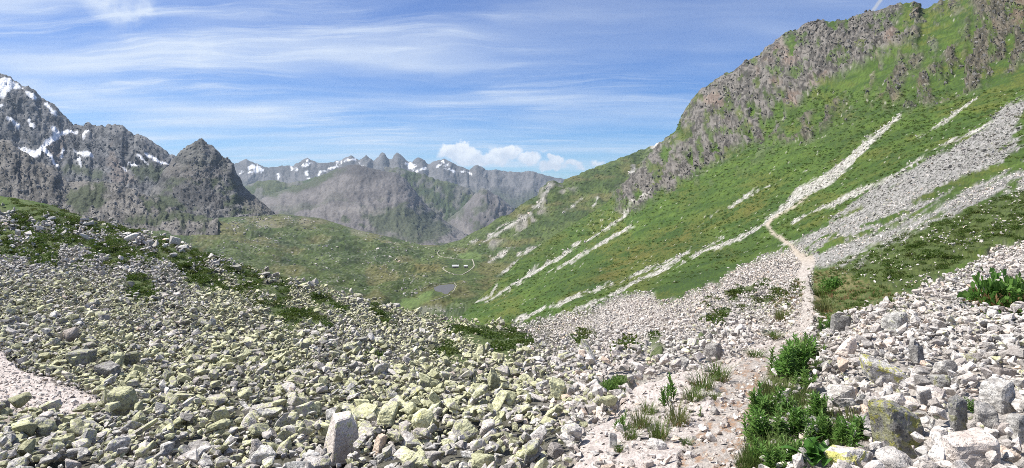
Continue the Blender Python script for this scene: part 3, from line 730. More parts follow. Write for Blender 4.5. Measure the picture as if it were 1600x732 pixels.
GREEN = C(0.060, 0.085, 0.030)
def z1(*p): return [tuple([a / 2.4405, b / 2.44 + 80] + list(c)) for a, b, *c in p]
snow_l = [z1((110, 165, 5), (132, 182, 4)), z1((175, 205, 3), (190, 225, 4), (206, 246, 3)), z1((35, 262, 3), (70, 284, 5)), z1((110, 265, 3), (124, 300, 3)), z1((206, 300, 6), (215, 325, 8), (190, 352, 6), (160, 380, 6), (132, 400, 9), (100, 385, 9), (74, 366, 4)), z1((160, 380, 5), (190, 408, 5), (222, 442, 3)), z1((240, 378, 4), (232, 410, 3)), z1((240, 314, 5), (290, 312, 4)), z1((290, 388, 4), (350, 405, 4)), z1((303, 415, 3), (312, 450, 2)), z1((333, 312, 3), (320, 335, 2)), z1((556, 400, 3), (600, 424, 4), (640, 440, 2)), z1((530, 408, 2.5), (560, 436, 2)), z1((490, 428, 2.5), (530, 446, 2)), z1((470, 444, 2), (478, 456, 2)), z1((0, 215, 3), (12, 212, 2))]
snow_p = [z1((-40, 90), (0, 104), (40, 108), (88, 142), (50, 145), (30, 166), (20, 182), (-40, 180))]
def paint_snowpeak(X, Y, T, wn, r1, r2, v):
    t = fbm(X / 10, Y / 10, oct=5, seed=201)
    c = lerp(C(0.085, 0.088, 0.098), C(0.255, 0.252, 0.255), sstep(t + 0.3 * (wn - .5), 0.3, 0.7)[..., None])
    scr = region(X, Y, [z1((175, 385), (222, 330), (245, 325), (240, 378), (222, 430), (190, 402)), z1((412, 350), (424, 350), (432, 400), (470, 440), (500, 470), (520, 500), (470, 520), (430, 505), (420, 450))], soft=4, noise=(t - .5) * 16)
    c = lerp(c, C(0.235, 0.200, 0.180) * (0.85 + 0.3 * wn)[..., None], scr[..., None] * 0.9)
    g = region(X, Y, [z1((490, 450), (560, 448), (640, 470), (600, 500), (520, 490)), z1((230, 440), (300, 430), (400, 470), (380, 500), (260, 470))], soft=5, noise=(t - .5) * 22)
    c = lerp(c, GREEN, g[..., None] * 0.75)
    s = region(X, Y, snow_p, [[(a, b, d * 1.35) for a, b, d in l] for l in snow_l], soft=1.3, noise=(fbm(X / 4, Y / 4, oct=3, seed=203) - .5) * 5)
    return lerp(c, C(0.80, 0.80, 0.82) / DARK, s[..., None])
snow_tops = [(-260, 190), (-180, 165), (-120, 128), (-60, 100), (-25, 100), (0, 115), (16, 121), (37, 135), (51, 139), (64, 154), (82, 164), (100, 184), (111, 193), (131, 197), (134, 192), (137, 191), (143, 195), (152, 198), (164, 199), (172, 196), (184, 197), (190, 196), (197, 203), (209, 213), (216, 213), (225, 215), (246, 227), (258, 236), (266, 242), (290, 250), (330, 300)]
mountain('tall dark rock massif with snow gullies below its summit', snow_tops, 2700, [(-260, 348), (330, 352)], 1980, 1.7, 110, paint_snowpeak, 0.7, 1.0, 200, 2.6)

def paint_dome(X, Y, T, wn, r1, r2, v):
    t = fbm(X / 9, Y / 9, oct=5, seed=221)
    c = lerp(C(0.080, 0.080, 0.084), C(0.240, 0.230, 0.220), sstep(t + 0.35 * (wn - .5), 0.3, 0.7)[..., None])
    g = patchy(X, Y, 22, 12, 222, 0.42, 0.52) * (0.15 + 0.85 * sstep(-v, -0.85, -0.5))
    dk = region(X, Y, [z1((640, 545), (690, 500), (800, 510), (860, 570), (840, 620), (760, 610), (680, 590))], soft=4, noise=(t - .5) * 22)
    g = g * (1 - dk); c = lerp(c, C(0.085, 0.083, 0.085), dk[..., None] * 0.7)
    c = lerp(c, GREEN * (0.7 + 0.6 * wn)[..., None], (g * 0.85)[..., None])
    s = region(X, Y, [[(388, 300), (408, 312), (440, 345), (400, 345), (380, 320)], [(250, 250), (300, 262), (330, 262), (350, 275), (300, 285), (262, 275)]], soft=5, noise=(t - .5) * 18)
    return lerp(c, C(0.21, 0.19, 0.175) * (.8 + .4 * wn)[..., None], s[..., None] * 0.7)
dome_tops = [(150, 348), (185, 338), (210, 322), (232, 308), (246, 290), (256, 272), (268, 252), (279, 241), (291, 232), (303, 224), (309, 221), (315, 219), (321, 222), (328, 229), (336, 235), (340, 239), (348, 245), (358, 249), (364, 258), (369, 272), (377, 285), (384, 294), (393, 304), (402, 312), (410, 319), (420, 327), (432, 336), (445, 346)]
mountain('dark craggy dome of rock at the end of the left ridge', dome_tops, 2250, [(150, 352), (445, 352)], 1850, 1.7, 90, paint_dome, 0.8, 1.0, 240, 2.2)

def paint_slabs(X, Y, T, wn, r1, r2, v):
    t = fbm(X / 11, Y / 11, oct=5, seed=261)
    c = lerp(C(0.100, 0.094, 0.086), C(0.265, 0.245, 0.222), sstep(t + 0.35 * (wn - .5), 0.3, 0.72)[..., None])
    g = region(X, Y, [[(100, 290), (160, 292), (165, 315), (130, 335), (100, 325)], [(215, 335), (330, 330), (330, 350), (200, 352)], [(225, 312), (262, 318), (262, 330), (225, 325)]], soft=7, noise=(t - .5) * 40)
    return lerp(c, GREEN * (0.75 + .5 * wn)[..., None], g[..., None] * 0.8)
slab_tops = [(-260, 190), (-100, 205), (-40, 212), (0, 219), (16, 223), (29, 236), (40, 240), (53, 252), (82, 260), (94, 277), (107, 285), (135, 284), (150, 287), (164, 285), (184, 289), (213, 297), (230, 306), (246, 310), (266, 324), (287, 333), (311, 338), (340, 345)]
mountain('brown broken rock slabs in front of the snowy massif', slab_tops, 1500, [(-260, 362), (340, 362)], 1150, 1.7, 70, paint_slabs, 0.9, 0.9, 280, 2.5)

def paint_mid(X, Y, T, wn, r1, r2, v):
    t = fbm(X / 16 + Y / 30, Y / 14, oct=5, seed=301)
    c = lerp(C(0.150, 0.138, 0.136), C(0.245, 0.225, 0.218), sstep(t + .25 * (wn - .5), 0.3, 0.7)[..., None])
    cr = region(X, Y, [[(500, 262), (548, 256), (600, 262), (640, 280), (600, 284), (560, 276), (520, 272)], [(440, 318), (470, 310), (520, 318), (480, 326)]], soft=5, noise=(t - .5) * 26)
    c = lerp(c, C(0.10, 0.095, 0.098), cr[..., None] * 0.6)
    g = np.maximum(patchy(X, Y, 30, 12, 302, 0.55, 0.66) * sstep(-v, -0.75, -0.2), region(X, Y, [[(400, 310), (470, 282), (520, 262), (530, 268), (480, 292), (430, 312)], [(560, 335), (640, 325), (720, 352), (700, 378), (600, 372)]], soft=7, noise=(t - .5) * 34))
    c = lerp(c, GREEN * (0.8 + .4 * wn)[..., None] * 1.1, g[..., None] * 0.75)
    ch = region(X, Y, [[(690, 342), (700, 346), (725, 362), (735, 372), (712, 372)], [(520, 330), (560, 322), (600, 332), (560, 338)]], soft=3, noise=(t - .5) * 14)
    return lerp(c, C(0.29, 0.265, 0.245), ch[..., None] * 0.7)
mid_tops = [(385, 330), (400, 316), (410, 311), (442, 298), (475, 288), (504, 275), (528, 264), (540, 260), (549, 258), (560, 258), (569, 261), (594, 267), (619, 272), (635, 282), (651, 302), (672, 327), (692, 343), (717, 360), (733, 369), (760, 385)]
mountain('broad purple grey mountain of scree in the middle distance', mid_tops, 4400, [(385, 352), (560, 372), (760, 395)], 2700, 1.8, 80, paint_mid, 0.5, 0.45, 320, 1.0)

def paint_green(X, Y, T, wn, r1, r2, v):
    t = fbm(X / 18, Y / 12, oct=4, seed=341)
    c = lerp(C(0.055, 0.085, 0.032), C(0.105, 0.125, 0.05), sstep(t, .3, .7)[..., None]) * (.8 + .4 * wn)[..., None]
    return lerp(c, C(0.20, 0.19, 0.18), patchy(X, Y, 14, 12, 343, 0.54, 0.64)[..., None] * 0.75)
mountain('rounded green shoulder below the far snowy peaks', [(360, 305), (372, 298), (385, 292), (405, 284), (426, 282), (451, 286), (471, 284), (487, 280), (505, 276), (525, 290)], 5600, [(360, 340), (525, 340)], 4600, 1.8, 34, paint_green, 0.6, 0.6, 350, 0.6)
mountain('dark green ridge slanting down behind the scree mountain', [(600, 262), (619, 265), (647, 270), (665, 275), (680, 282), (709, 288), (733, 298), (750, 307), (775, 325), (800, 350)], 6000, [(600, 375), (800, 380)], 4600, 1.8, 44, paint_green, 0.9, 1.0, 360, 0.8)
def paint_cone(X, Y, T, wn, r1, r2, v):
    t = fbm(X / 12, Y / 16, oct=4, seed=381)
    c = lerp(C(0.165, 0.152, 0.150), C(0.26, 0.24, 0.232), sstep(t + .2 * (wn - .5), .3, .7)[..., None])
    return lerp(c, GREEN, patchy(X, Y, 12, 10, 383, 0.56, 0.66)[..., None] * 0.6)
mountain('grey scree cone rising at the mouth of the valley', [(680, 362), (701, 343), (721, 327), (733, 313), (742, 304), (748, 299), (754, 296), (760, 298), (767, 300), (775, 305), (783, 311), (790, 318), (797, 323), (815, 340), (840, 362)], 5200, [(680, 385), (840, 385)], 4100, 1.8, 40, paint_cone, 0.7, 0.9, 390, 1.0)

def z2(*p): return [tuple([a / 2.4405 + 340, b / 2.44 + 200] + list(c)) for a, b, *c in p]
snow_f = [z2((125, 152, 10), (150, 156, 14), (172, 165, 10), (120, 175, 3)), z2((95, 165, 4), (80, 195, 2)), z2((345, 125, 5), (330, 145, 4), (352, 132, 4)), z2((225, 172, 4), (235, 195, 3)), z2((280, 155, 4), (305, 165, 4)), z2((340, 168, 4), (345, 195, 5)), z2((455, 135, 3), (485, 128, 4), (520, 120, 6)), z2((540, 140, 3), (556, 146, 4)), z2((455, 150, 5), (375, 180, 3)), z2((855, 130, 4), (875, 140, 3), (840, 150, 3)), z2((760, 170, 4), (790, 155, 4)), z2((930, 170, 4), (965, 178, 3)), z2((870, 160, 2), (900, 165, 3))]
snow_fp = [z2((713, 138), (735, 138), (752, 145), (760, 157), (745, 164), (725, 158)), z2((130, 150), (165, 150), (182, 166), (150, 176), (135, 165))]
def paint_far(X, Y, T, wn, r1, r2, v):
    t = fbm(X / 10, Y / 10, oct=5, seed=421)
    c = lerp(C(0.10, 0.098, 0.10), C(0.21, 0.20, 0.20), sstep(t + .25 * (wn - .5), .3, .7)[..., None])
    g = sstep(-v, -0.62, -0.3) * (0.4 + 0.6 * patchy(X, Y, 26, 14, 423, .42, .58))
    c = lerp(c, C(0.065, 0.085, 0.045), g[..., None] * 0.85)
    s = region(X, Y, snow_fp, [[(a, b, c * 0.55) for a, b, c in l] for l in snow_f], soft=1.2, noise=(fbm(X / 3, Y / 3, oct=3, seed=424) - .5) * 9)
    s = np.maximum(s * 0.9, sstep(fbm(X / 7, Y / 5, oct=4, seed=425), 0.74, 0.78) * sstep(v, 0.5, 0.7) * 0.0)
    return lerp(c, C(0.80, 0.80, 0.82) / DARK, s[..., None])
far_tops = [(330, 275), (350, 262), (365, 257), (385, 249), (401, 257), (418, 263), (438, 261), (459, 259), (471, 253), (481, 247), (489, 251), (496, 255), (516, 256), (533, 251), (541, 246), (549, 242), (555, 247), (561, 249), (567, 247), (572, 244), (582, 251), (584, 252), (588, 248), (592, 246), (595, 241), (597, 239), (600, 241), (602, 244), (605, 248), (608, 250), (611, 249), (614, 247), (617, 241), (620, 238), (622, 239), (625, 243), (629, 246), (635, 252), (638, 253), (645, 253), (649, 248), (654, 246), (659, 247), (664, 251), (669, 257), (680, 253), (686, 251), (694, 249), (701, 252), (709, 256), (718, 261), (725, 264), (733, 268), (738, 263), (744, 259), (752, 262), (762, 268), (775, 265), (785, 269), (795, 270), (808, 271), (824, 269), (835, 271), (844, 272), (855, 276), (865, 278), (885, 281), (920, 292)]
mountain('far blue range of jagged peaks with snow patches', far_tops, 9600, [(330, 325), (920, 335)], 7400, 1.4, 70, paint_far, 0.3, 0.7, 440, 1.9)

# the land goes on below everything, out to the horizon
bm = bmesh.new()
bmesh.ops.create_circle(bm, cap_ends=True, segments=64, radius=22000)
me = bpy.data.meshes.new('terrain'); bm.to_mesh(me); bm.free()
a = me.attributes.new('col', 'FLOAT_COLOR', 'POINT')
a.data.foreach_set('color', np.tile(np.array([0.09, 0.11, 0.045, 1], np.float32), len(me.vertices)))
me.materials.append(far_mat)
o = bpy.data.objects.new('terrain', me); o.location = (0, 0, -900); COL.objects.link(o); o['kind'] = 'structure'

# ------------------------------------------------------------------ stones
def hull_rock(seed, n=16, box=(1, 0.8, 0.62), rough=0.0, sub=0, bev=0.05, boxy=None):
    """an angular block: hull of points pushed towards the faces of a skewed box, edges knocked off"""
    rg = np.random.default_rng(seed)
    p = rg.uniform(-1, 1, (n, 3))
    p /= np.abs(p).max(1, keepdims=True) ** (boxy if boxy is not None else rg.uniform(0.55, 0.95))
    if boxy is not None:
        p[:8] = np.array([[x, y, z] for x in (-1, 1) for y in (-1, 1) for z in (-1, 1)]) * rg.uniform(0.55, 1.0, (8, 3)) if boxy > 0.5 else p[:8]
    p *= rg.uniform(0.82, 1.0, (n, 1))
    sk = np.eye(3) + rg.uniform(-0.22, 0.22, (3, 3))
    p = (p * np.array(box)) @ sk.T * 0.5
    bm = bmesh.new()
    for v in p: bm.verts.new(v)
    r = bmesh.ops.convex_hull(bm, input=bm.verts)
    bmesh.ops.delete(bm, geom=list({g for g in r['geom_interior'] + r['geom_unused'] if isinstance(g, bmesh.types.BMVert)}), context='VERTS')
    bmesh.ops.dissolve_limit(bm, angle_limit=R(12), verts=bm.verts, edges=bm.edges)
    if bev:
        bmesh.ops.bevel(bm, geom=list(bm.edges), offset=bev, segments=1, affect='EDGES', profile=0.6, clamp_overlap=True)
    bmesh.ops.triangulate(bm, faces=bm.faces)
    if sub:
        for _ in range(sub):
            long = [e for e in bm.edges if e.calc_length() > 0.09 / (1 + 0.7 * _)]
            bmesh.ops.subdivide_edges(bm, edges=long, cuts=1, use_grid_fill=False)
            bmesh.ops.triangulate(bm, faces=[f for f in bm.faces if len(f.verts) > 3])
        bm.normal_update()
        co = np.array([v.co for v in bm.verts]); no = np.array([v.normal for v in bm.verts]); o = rg.uniform(0, 90, 3)
        d = (ridged(co[:, 0] * 3 + o[0], co[:, 1] * 3 + o[1], co[:, 2] * 4 + o[2], oct=5, seed=seed) - 0.55) * rough + (fbm(co[:, 0] * 14 + o[0], co[:, 1] * 14, co[:, 2] * 14, oct=3, seed=seed + 1) - 0.5) * rough * 0.45
        st = np.sin((co[:, 2] + 0.3 * co[:, 0] + 0.1 * d) * 38) * 0.004 * (rough > 0)
        for v, a, b_, c_ in zip(bm.verts, co, no, d + st):
            v.co = a + b_ * c_
    me = bpy.data.meshes.new('stone')
    bm.to_mesh(me); bm.free()
    me.materials.append(stone_mat)
    if sub:
        me.polygons.foreach_set('use_smooth', np.zeros(len(me.polygons), bool))
    return me

BOXES = [(1, 0.8, 0.6), (1, 0.9, 0.75), (1, 0.65, 0.5), (1, 0.75, 0.42), (1, 0.55, 0.55), (1, 0.85, 0.9)]
ROCKS = [hull_rock(100 + i, 16 + i % 9, BOXES[i % 6], bev=0.045) for i in range(18)]
PEBBLES = [hull_rock(300 + i, 10, BOXES[i % 6], bev=0) for i in range(8)]
BIG = [hull_rock(500 + i, 18 + i % 8, BOXES[i % 6], rough=0.07, sub=3, bev=0.04) for i in range(8)]

def library(name, meshes):
    """prototypes for the masses, kept in a collection that is not part of the scene"""
    c = bpy.data.collections.new(name)
    for i, m in enumerate(meshes):
        o = bpy.data.objects.new('%s_shape_%02d' % (name, i), m)
        c.objects.link(o)
    return c

def scatter(name, coll, P, rot, scl, idx, attrs, label, kind='stuff'):
    me = bpy.data.meshes.new(name)
    me.vertices.add(len(P)); me.vertices.foreach_set('co', np.asarray(P, np.float32).ravel())
    for nm, v in (('rot', rot), ('scl', scl)):
        a = me.attributes.new(nm, 'FLOAT_VECTOR', 'POINT'); a.data.foreach_set('vector', np.asarray(v, np.float32).ravel())
    a = me.attributes.new('idx', 'INT', 'POINT'); a.data.foreach_set('value', np.asarray(idx, np.int32))
    for nm, v in attrs.items():
        a = me.attributes.new(nm, 'FLOAT', 'POINT'); a.data.foreach_set('value', np.asarray(v, np.float32))
    o = bpy.data.objects.new(name, me); COL.objects.link(o); o['kind'] = kind; o['label'] = label
    g = bpy.data.node_groups.new(name, 'GeometryNodeTree')
    g.interface.new_socket('Geometry', in_out='INPUT', socket_type='NodeSocketGeometry')
    g.interface.new_socket('Geometry', in_out='OUTPUT', socket_type='NodeSocketGeometry')
    n = g.nodes; gi = n.new('NodeGroupInput'); go = n.new('NodeGroupOutput')
    ci = n.new('GeometryNodeCollectionInfo'); ci.inputs[0].default_value = coll
    ci.inputs['Separate Children'].default_value = True; ci.inputs['Reset Children'].default_value = True
    ip = n.new('GeometryNodeInstanceOnPoints'); ip.inputs['Pick Instance'].default_value = True
    def na(nm, t):
        x = n.new('GeometryNodeInputNamedAttribute'); x.data_type = t; x.inputs[0].default_value = nm
        return [s for s in x.outputs if s.enabled and s.name == 'Attribute'][0]
    g.links.new(gi.outputs[0], ip.inputs['Points']); g.links.new(ci.outputs[0], ip.inputs['Instance'])
    g.links.new(na('idx', 'INT'), ip.inputs['Instance Index'])
    e2r = n.new('FunctionNodeEulerToRotation'); g.links.new(na('rot', 'FLOAT_VECTOR'), e2r.inputs[0])
    g.links.new(e2r.outputs[0], ip.inputs['Rotation']); g.links.new(na('scl', 'FLOAT_VECTOR'), ip.inputs['Scale'])
    g.links.new(ip.outputs[0], go.inputs[0])
    md = o.modifiers.new('scatter', 'NODES'); md.node_group = g
    return o

# big stones one can point at: photo pixel of the centre, width and height in pixels, shape, tint, lichen, tone, label
HERO = [
 (531, 680, 62, 76, 'block', 0.6, 0.55, 1.3, 'tall pale block with a sheer shaded right face, in the middle of the lichen rubble'),
 (1400, 663, 82, 88, 'block', 0.0, 0.70, 0.8, 'big dark grey boulder splashed with bright yellow lichen beside the white rubble'),
 (1321, 543, 40, 42, 'round', 0.75, 0.0, 1.15, 'smooth whitish boulder standing just right of the leafy plants by the path'),
 (1382, 581, 86, 52, 'slab', 0.1, 0.42, 0.85, 'long grey slab with a yellow lichen spot, tilted above the big lichen boulder'),
 (1517, 709, 88, 78, 'slab', 0.85, 0.02, 1.1, 'large flat pinkish white slab stained orange, at the bottom edge'),
 (1497, 646, 40, 60, 'block', 0.0, 0.5, 0.6, 'upright dark boulder with green lichen behind the pinkish slab'),
 (1543, 650, 50, 44, 'block', 0.15, 0.2, 0.9, 'speckled grey block just above the pinkish slab'),
 (1560, 614, 62, 50, 'slab', 0.1, 0.1, 0.95, 'long speckled grey stone sloping down to the right'),
 (1475, 574, 44, 30, 'round', 0.1, 0.3, 0.8, 'low rounded grey stone lying above a mossy one on the right bank'),
 (1469, 597, 38, 30, 'block', 0.0, 0.6, 0.7, 'mossy lichen stone wedged under a rounded grey one'),
 (1466, 684, 32, 36, 'block', 0.4, 0.0, 1.2, 'small bright white stone right of the big yellow lichen boulder'),
 (1592, 668, 46, 50, 'slab', 0.0, 0.1, 0.8, 'stack of split grey slabs at the right edge'),
 (1322, 716, 92, 46, 'round', 0.3, 0.4, 1.05, 'wide pale boulder with yellow lichen next to the broad leaved plant'),
 (1402, 722, 78, 42, 'round', 0.3, 0.25, 1.1, 'low white and grey boulder below the big yellow lichen boulder'),
 (1396, 503, 50, 38, 'block', 0.0, 0.5, 0.7, 'dark lichen covered boulder high on the right bank'),
 (1432, 555, 24, 36, 'block', 0.1, 0.35, 0.75, 'small upright stone at the end of the long lichen slab'),
 (1318, 615, 52, 38, 'round', 0.3, 0.4, 0.95, 'grey green lichen boulder right of the leafy plants'),
 (1443, 620, 26, 38, 'block', 0.3, 0.05, 1.05, 'narrow pale stone above the big yellow lichen boulder'),
 (1314, 505, 38, 38, 'block', 0.0, 0.45, 0.7, 'grey boulder beside the narrow part of the path'),
 (1567, 584, 38, 26, 'block', 1.0, 0.0, 0.75, 'orange brown split stone on the right bank'),
 (110, 522, 34, 26, 'block', 0.6, 0.35, 0.6, 'brownish shaded boulder above the left gravel patch'),
 (192, 626, 56, 50, 'block', 0.0, 0.85, 0.9, 'big lichen covered block with a shadowed front at the right end of the gravel patch'),
 (217, 657, 28, 30, 'round', 0.0, 0.9, 0.9, 'yellow green rounded stone below the big lichen block'),
 (70, 667, 46, 36, 'round', 0.0, 0.8, 0.85, 'mossy looking lichen boulder on the lower edge of the gravel patch'),
 (6, 636, 26, 24, 'round', 0.0, 0.6, 0.6, 'dark rounded boulder at the left edge on the gravel'),
 (114, 726, 36, 24, 'block', 1.0, 0.0, 0.85, 'orange tinted stone at the bottom left'),
 (260, 704, 32, 30, 'block', 0.0, 0.4, 1.0, 'pale grey speckled block among lichen stones near the bottom'),
 (128, 559, 48, 30, 'slab', 0.0, 0.7, 0.8, 'flat topped lichen slab at the upper edge of the gravel patch'),
 (168, 578, 44, 26, 'slab', 0.1, 0.5, 0.6, 'dark slab leaning beside the flat topped lichen slab'),
 (204, 560, 36, 26, 'block', 0.0, 0.8, 0.85, 'square lichen block uphill of the gravel patch'),
 (593, 694, 30, 34, 'block', 0.6, 0.15, 1.0, 'squat pinkish stone right of the tall pale block'),
 (1114, 548, 36, 30, 'round', 0.2, 0.35, 0.8, 'grey boulder with a dark hollow left of the path'),
 (1065, 567, 26, 18, 'slab', 0.1, 0.1, 1.0, 'flat grey stone lying on the pale gravel'),
 (1026, 696, 40, 24, 'slab', 0.2, 0.0, 1.1, 'flat light grey stone below the grass tufts'),
 (958, 690, 18, 34, 'slab', 0.1, 0.0, 1.1, 'narrow bluish grey stone sticking out of the gravel'),
 (868, 703, 34, 26, 'block', 0.6, 0.05, 0.8, 'brown and grey stone pair on the gravel left of the path'),
 (1013, 726, 22, 18, 'block', 1.0, 0.0, 1.0, 'small tan stone at the bottom edge left of the path'),
]
hero_boxes = []
def add_stone(mesh, name, P, rot, scl, tint, lich, tone, label, cat, group=None):
    o = bpy.data.objects.new(name, mesh); COL.objects.link(o)
    o.location = P; o.rotation_euler = rot; o.scale = scl
    o['tint'] = float(tint); o['lich'] = float(lich); o['tone'] = float(tone)
    o['label'] = label; o['category'] = cat
    if group: o['group'] = group
    return o
for i, (cx, cy, w, h, shp, tint, lich, tone, label) in enumerate(HERO):
    w, h = (w * 0.79, h * 0.80) if i else (w * 1.02, h * 0.78)
    p, n, ok = G.at(cx, cy + 0.38 * h)
    Yb = p[0, 1]; s = w * Yb / F
    hs = h * Yb / F
    bx_ = {'block': 0.75, 'slab': 0.7, 'round': 0.35}[shp] - 0.15
    me = hull_rock(720 + i * 3, {'block': 15, 'slab': 16, 'round': 30}[shp], {'block': (1, 0.9, h / w), 'slab': (1, 0.85, h / w), 'round': (1, 0.9, h / w)}[shp], 0.06, 3, 0.05, boxy=bx_)
    if i == 0:      # the tall block by its own corners
        bm = bmesh.new()
        for v in ((-.5, .12, -.5), (.2, -.5, -.5), (.14, -.30, .40), (-.24, .12, .44), (.5, .25, -.5), (.46, .15, .22), (-.2, .5, -.5), (.08, .4, .5), (.30, .0, .44), (-.42, .12, -.1), (.2, -.46, -.2)): bm.verts.new(v)
        bmesh.ops.convex_hull(bm, input=bm.verts)
        bmesh.ops.bevel(bm, geom=list(bm.edges), offset=0.025, segments=1, affect='EDGES', clamp_overlap=True)
        bmesh.ops.triangulate(bm, faces=bm.faces); bm.to_mesh(me); bm.free()
    rg = random.Random(i * 7 + 3)
    co = np.empty(len(me.vertices) * 3, np.float32); me.vertices.foreach_get('co', co)
    co = co.reshape(-1, 3) @ np.array(Euler((rg.uniform(-.1, .1), rg.uniform(-.12, .12), -0.38 if i == 0 else rg.uniform(-0.6, 0.6))).to_matrix()).T
    co = (co - (co.max(0) + co.min(0)) / 2) / (co.max(0) - co.min(0)) * np.array([s, s * 0.85, hs * 1.25])
    me.vertices.foreach_set('co', co.astype(np.float32).ravel()); me.update()
    c = px2w(cx, cy + 0.08 * h, Yb + 0.25 * s)
    hb = add_stone(me, 'boulder', c, (0, 0, 0), (1, 1, 1), tint, lich, tone * 1.15, label, 'boulder')
    hb['yellow'] = 1.0 if 'yellow' in label and cx > 1290 and 'below' not in label and 'above the big' not in label.replace('tilted above the big', '') and 'right of the big' not in label and 'left of the big' not in label else 0.0
    hero_boxes.append((cx, cy, w * 0.55, h * 0.55, Yb))

# the loose stones: drawn over the visible ground, sizes in metres
def scatter_points(n, x0, x1, y0, y1):
    return RNG.uniform(x0, x1, n), RNG.uniform(y0, y1, n)

def pick(sheet_mask, x, y):
    """value of a mask of sheet G at photo pixels"""
    xi = np.clip(np.round(x).astype(int) - G.Tx, 0, G.T.shape[1] - 1); yi = np.clip(np.round(y).astype(int) - G.Ty, 0, G.T.shape[0] - 1)
    r = np.nan_to_num(G.T[yi, xi]); i = np.clip(np.round(r).astype(int), 0, G.P.shape[0] - 1)
    return sheet_mask[i, G.Tc[xi]]

NC = 2600000
sx_, sy_ = scatter_points(NC, -300, 2000, 130, 786)
P_, N_, ok_ = G.at(sx_, sy_)
Dp = P_[:, 1]
rubv, fanv, strv = pick(m_rubble, sx_, sy_), pick(m_fan, sx_, sy_), pick(m_stream, sx_, sy_)
pathv, gravv, ngv = pick(m_path, sx_, sy_), pick(m_gravel, sx_, sy_), pick(m_ngrav, sx_, sy_)
bandv, tuftv, shrv, dryv = pick(m_band, sx_, sy_), pick(m_tuft, sx_, sy_), pick(m_shrub, sx_, sy_), pick(m_dry, sx_, sy_)
leftc = 1 - sstep(sx_ + 160 * (fbm(sx_ / 70, sy_ / 40, oct=4, seed=4) - .5), 740, 1020)
left_ = (RNG.random(NC) < leftc) * 1.0
right_ = sstep(sx_, 1270, 1320) * sstep(sy_, 370, 430)
# smallest stone in metres and how steeply the sizes fall off
left_ = np.where((sx_ > 790) & (sy_ < 545), 0.0, left_)
s0 = np.where(left_ > 0.5, 0.058, np.where(Dp > 13, 0.042, 0.05))
s0 = np.where(right_ > 0.5, 0.042, s0)
gr = np.maximum.reduce([pathv, gravv, ngv])
s0 = lerp(s0, 0.030, np.clip(gr, 0, 1))
s0 = np.maximum(s0, np.where(gr > 0.5, 2.4, np.where(left_ > 0.5, 2.8, 2.1)) * Dp / F)
ex = np.where(gr > 0.5, 3.0, np.where(right_ > 0.5, 2.3, 2.6))
size = s0 * RNG.random(NC) ** (-1 / ex)
cap = np.where(right_ > .5, 0.14, np.where(left_ > 0.5, 0.25, 0.16)); cap = np.where(Dp > 40, np.where(left_ > .5, 0.7, np.where((Dp > 70) & (fanv > .3), 0.55, np.maximum(0.25, 4.5 * Dp / F))), cap)
cap = np.minimum(cap, np.maximum(34 * Dp / F, 0.11))
cap = np.where(gr > 0.5, 0.10, cap)
size = np.where(size > cap, cap * RNG.uniform(0.6, 1.0, NC), size)
cover = rubv * (1 - pathv) * 4.2
cover = np.where(gr > 0.5, 1.3, cover) * np.maximum(rubv, pathv)
cover *= (1 - 0.90 * np.clip(bandv, 0, 1)) * (1 - 0.96 * np.clip(tuftv, 0, 1)) * (1 - 0.75 * np.clip(dryv, 0, 1) * sstep(fbm(sx_ / 22, sy_ / 12, oct=3, seed=433), 0.40, 0.52)) * (1 - 0.88 * np.clip(shrv, 0, 1))
cover = np.maximum(cover, fanv * 1.2)
cover = np.maximum(cover, strv * (strv > 0.5) * 0.9)
cover *= 1 - 0.75 * pick(m_row, sx_, sy_)
cover = np.maximum(cover, shrv * (0.03 + 0.5 * sstep(fbm(sx_ / 30, sy_ / 14, oct=3, seed=431), 0.5, 0.62)))
mean_a = 2.6 * (s0 * F / Dp) ** 2
dens = NC / ((2000 + 300) * (786 - 130))
acc = RNG.random(NC) < cover / mean_a / dens
acc &= ok_ & (Dp > 1.5) & (Dp < 1000)
spx = size * F / Dp
for hx, hy, hw, hh, hY in hero_boxes:
    acc &= ~((((sx_ - hx) / (hw + 0.25 * spx)) ** 2 + ((sy_ - hy) / (hh + 0.25 * spx)) ** 2 < 1) & (Dp < hY + 0.6))
for hx, hy, hw, hh in ((1566, 455, 40, 28), (1600, 452, 26, 26), (947, 606, 14, 11), (968, 594, 15, 10)):
    acc &= ~(((sx_ - hx) / hw) ** 2 + ((sy_ - hy) / hh) ** 2 < 1)
acc &= ~((pathv > 0.4) & (size > 0.085) & (sy_ > 420))
acc &= ~((pathv > 0.4) & (sy_ < 420))
ii = np.nonzero(acc)[0]
x_, y_, Pk, Nk, D_, S_ = sx_[ii], sy_[ii], P_[ii], N_[ii], Dp[ii], size[ii]
L_, Rr_, gr_ = left_[ii], right_[ii], gr[ii]
n_ = len(ii)
print('stones', n_)
lich = L_ * (0.22 + 0.58 * fbm(x_ / 50, y_ / 40, oct=3, seed=411)) * sstep(y_, 385, 470) + L_ * 0.30
lich *= 1 - 0.25 * sstep(y_, 640, 735)
lich = np.where(L_ < 0.5, 0.30 * sstep(fbm(x_ / 60, y_ / 40, oct=3, seed=412), 0.42, 0.6) + 0.08, lich) * (1 - 0.9 * (gr_ > .5))
lich = np.clip(lich + RNG.normal(0, 0.2, n_), 0, 1)
tint = np.where(L_ > 0.5, 0.22, 0.42) + np.where(gr_ > .5, 0.22, 0) + 0.5 * (fbm(x_ / 45, y_ / 30, oct=3, seed=413) - 0.5) + RNG.normal(0, 0.16, n_)
tint = np.clip(np.where(D_ > 60, tint - 0.22, tint), 0, 1)
far_t = 1 - 0.34 * sstep(D_, 45, 75) * (fanv[ii] > 0.3)
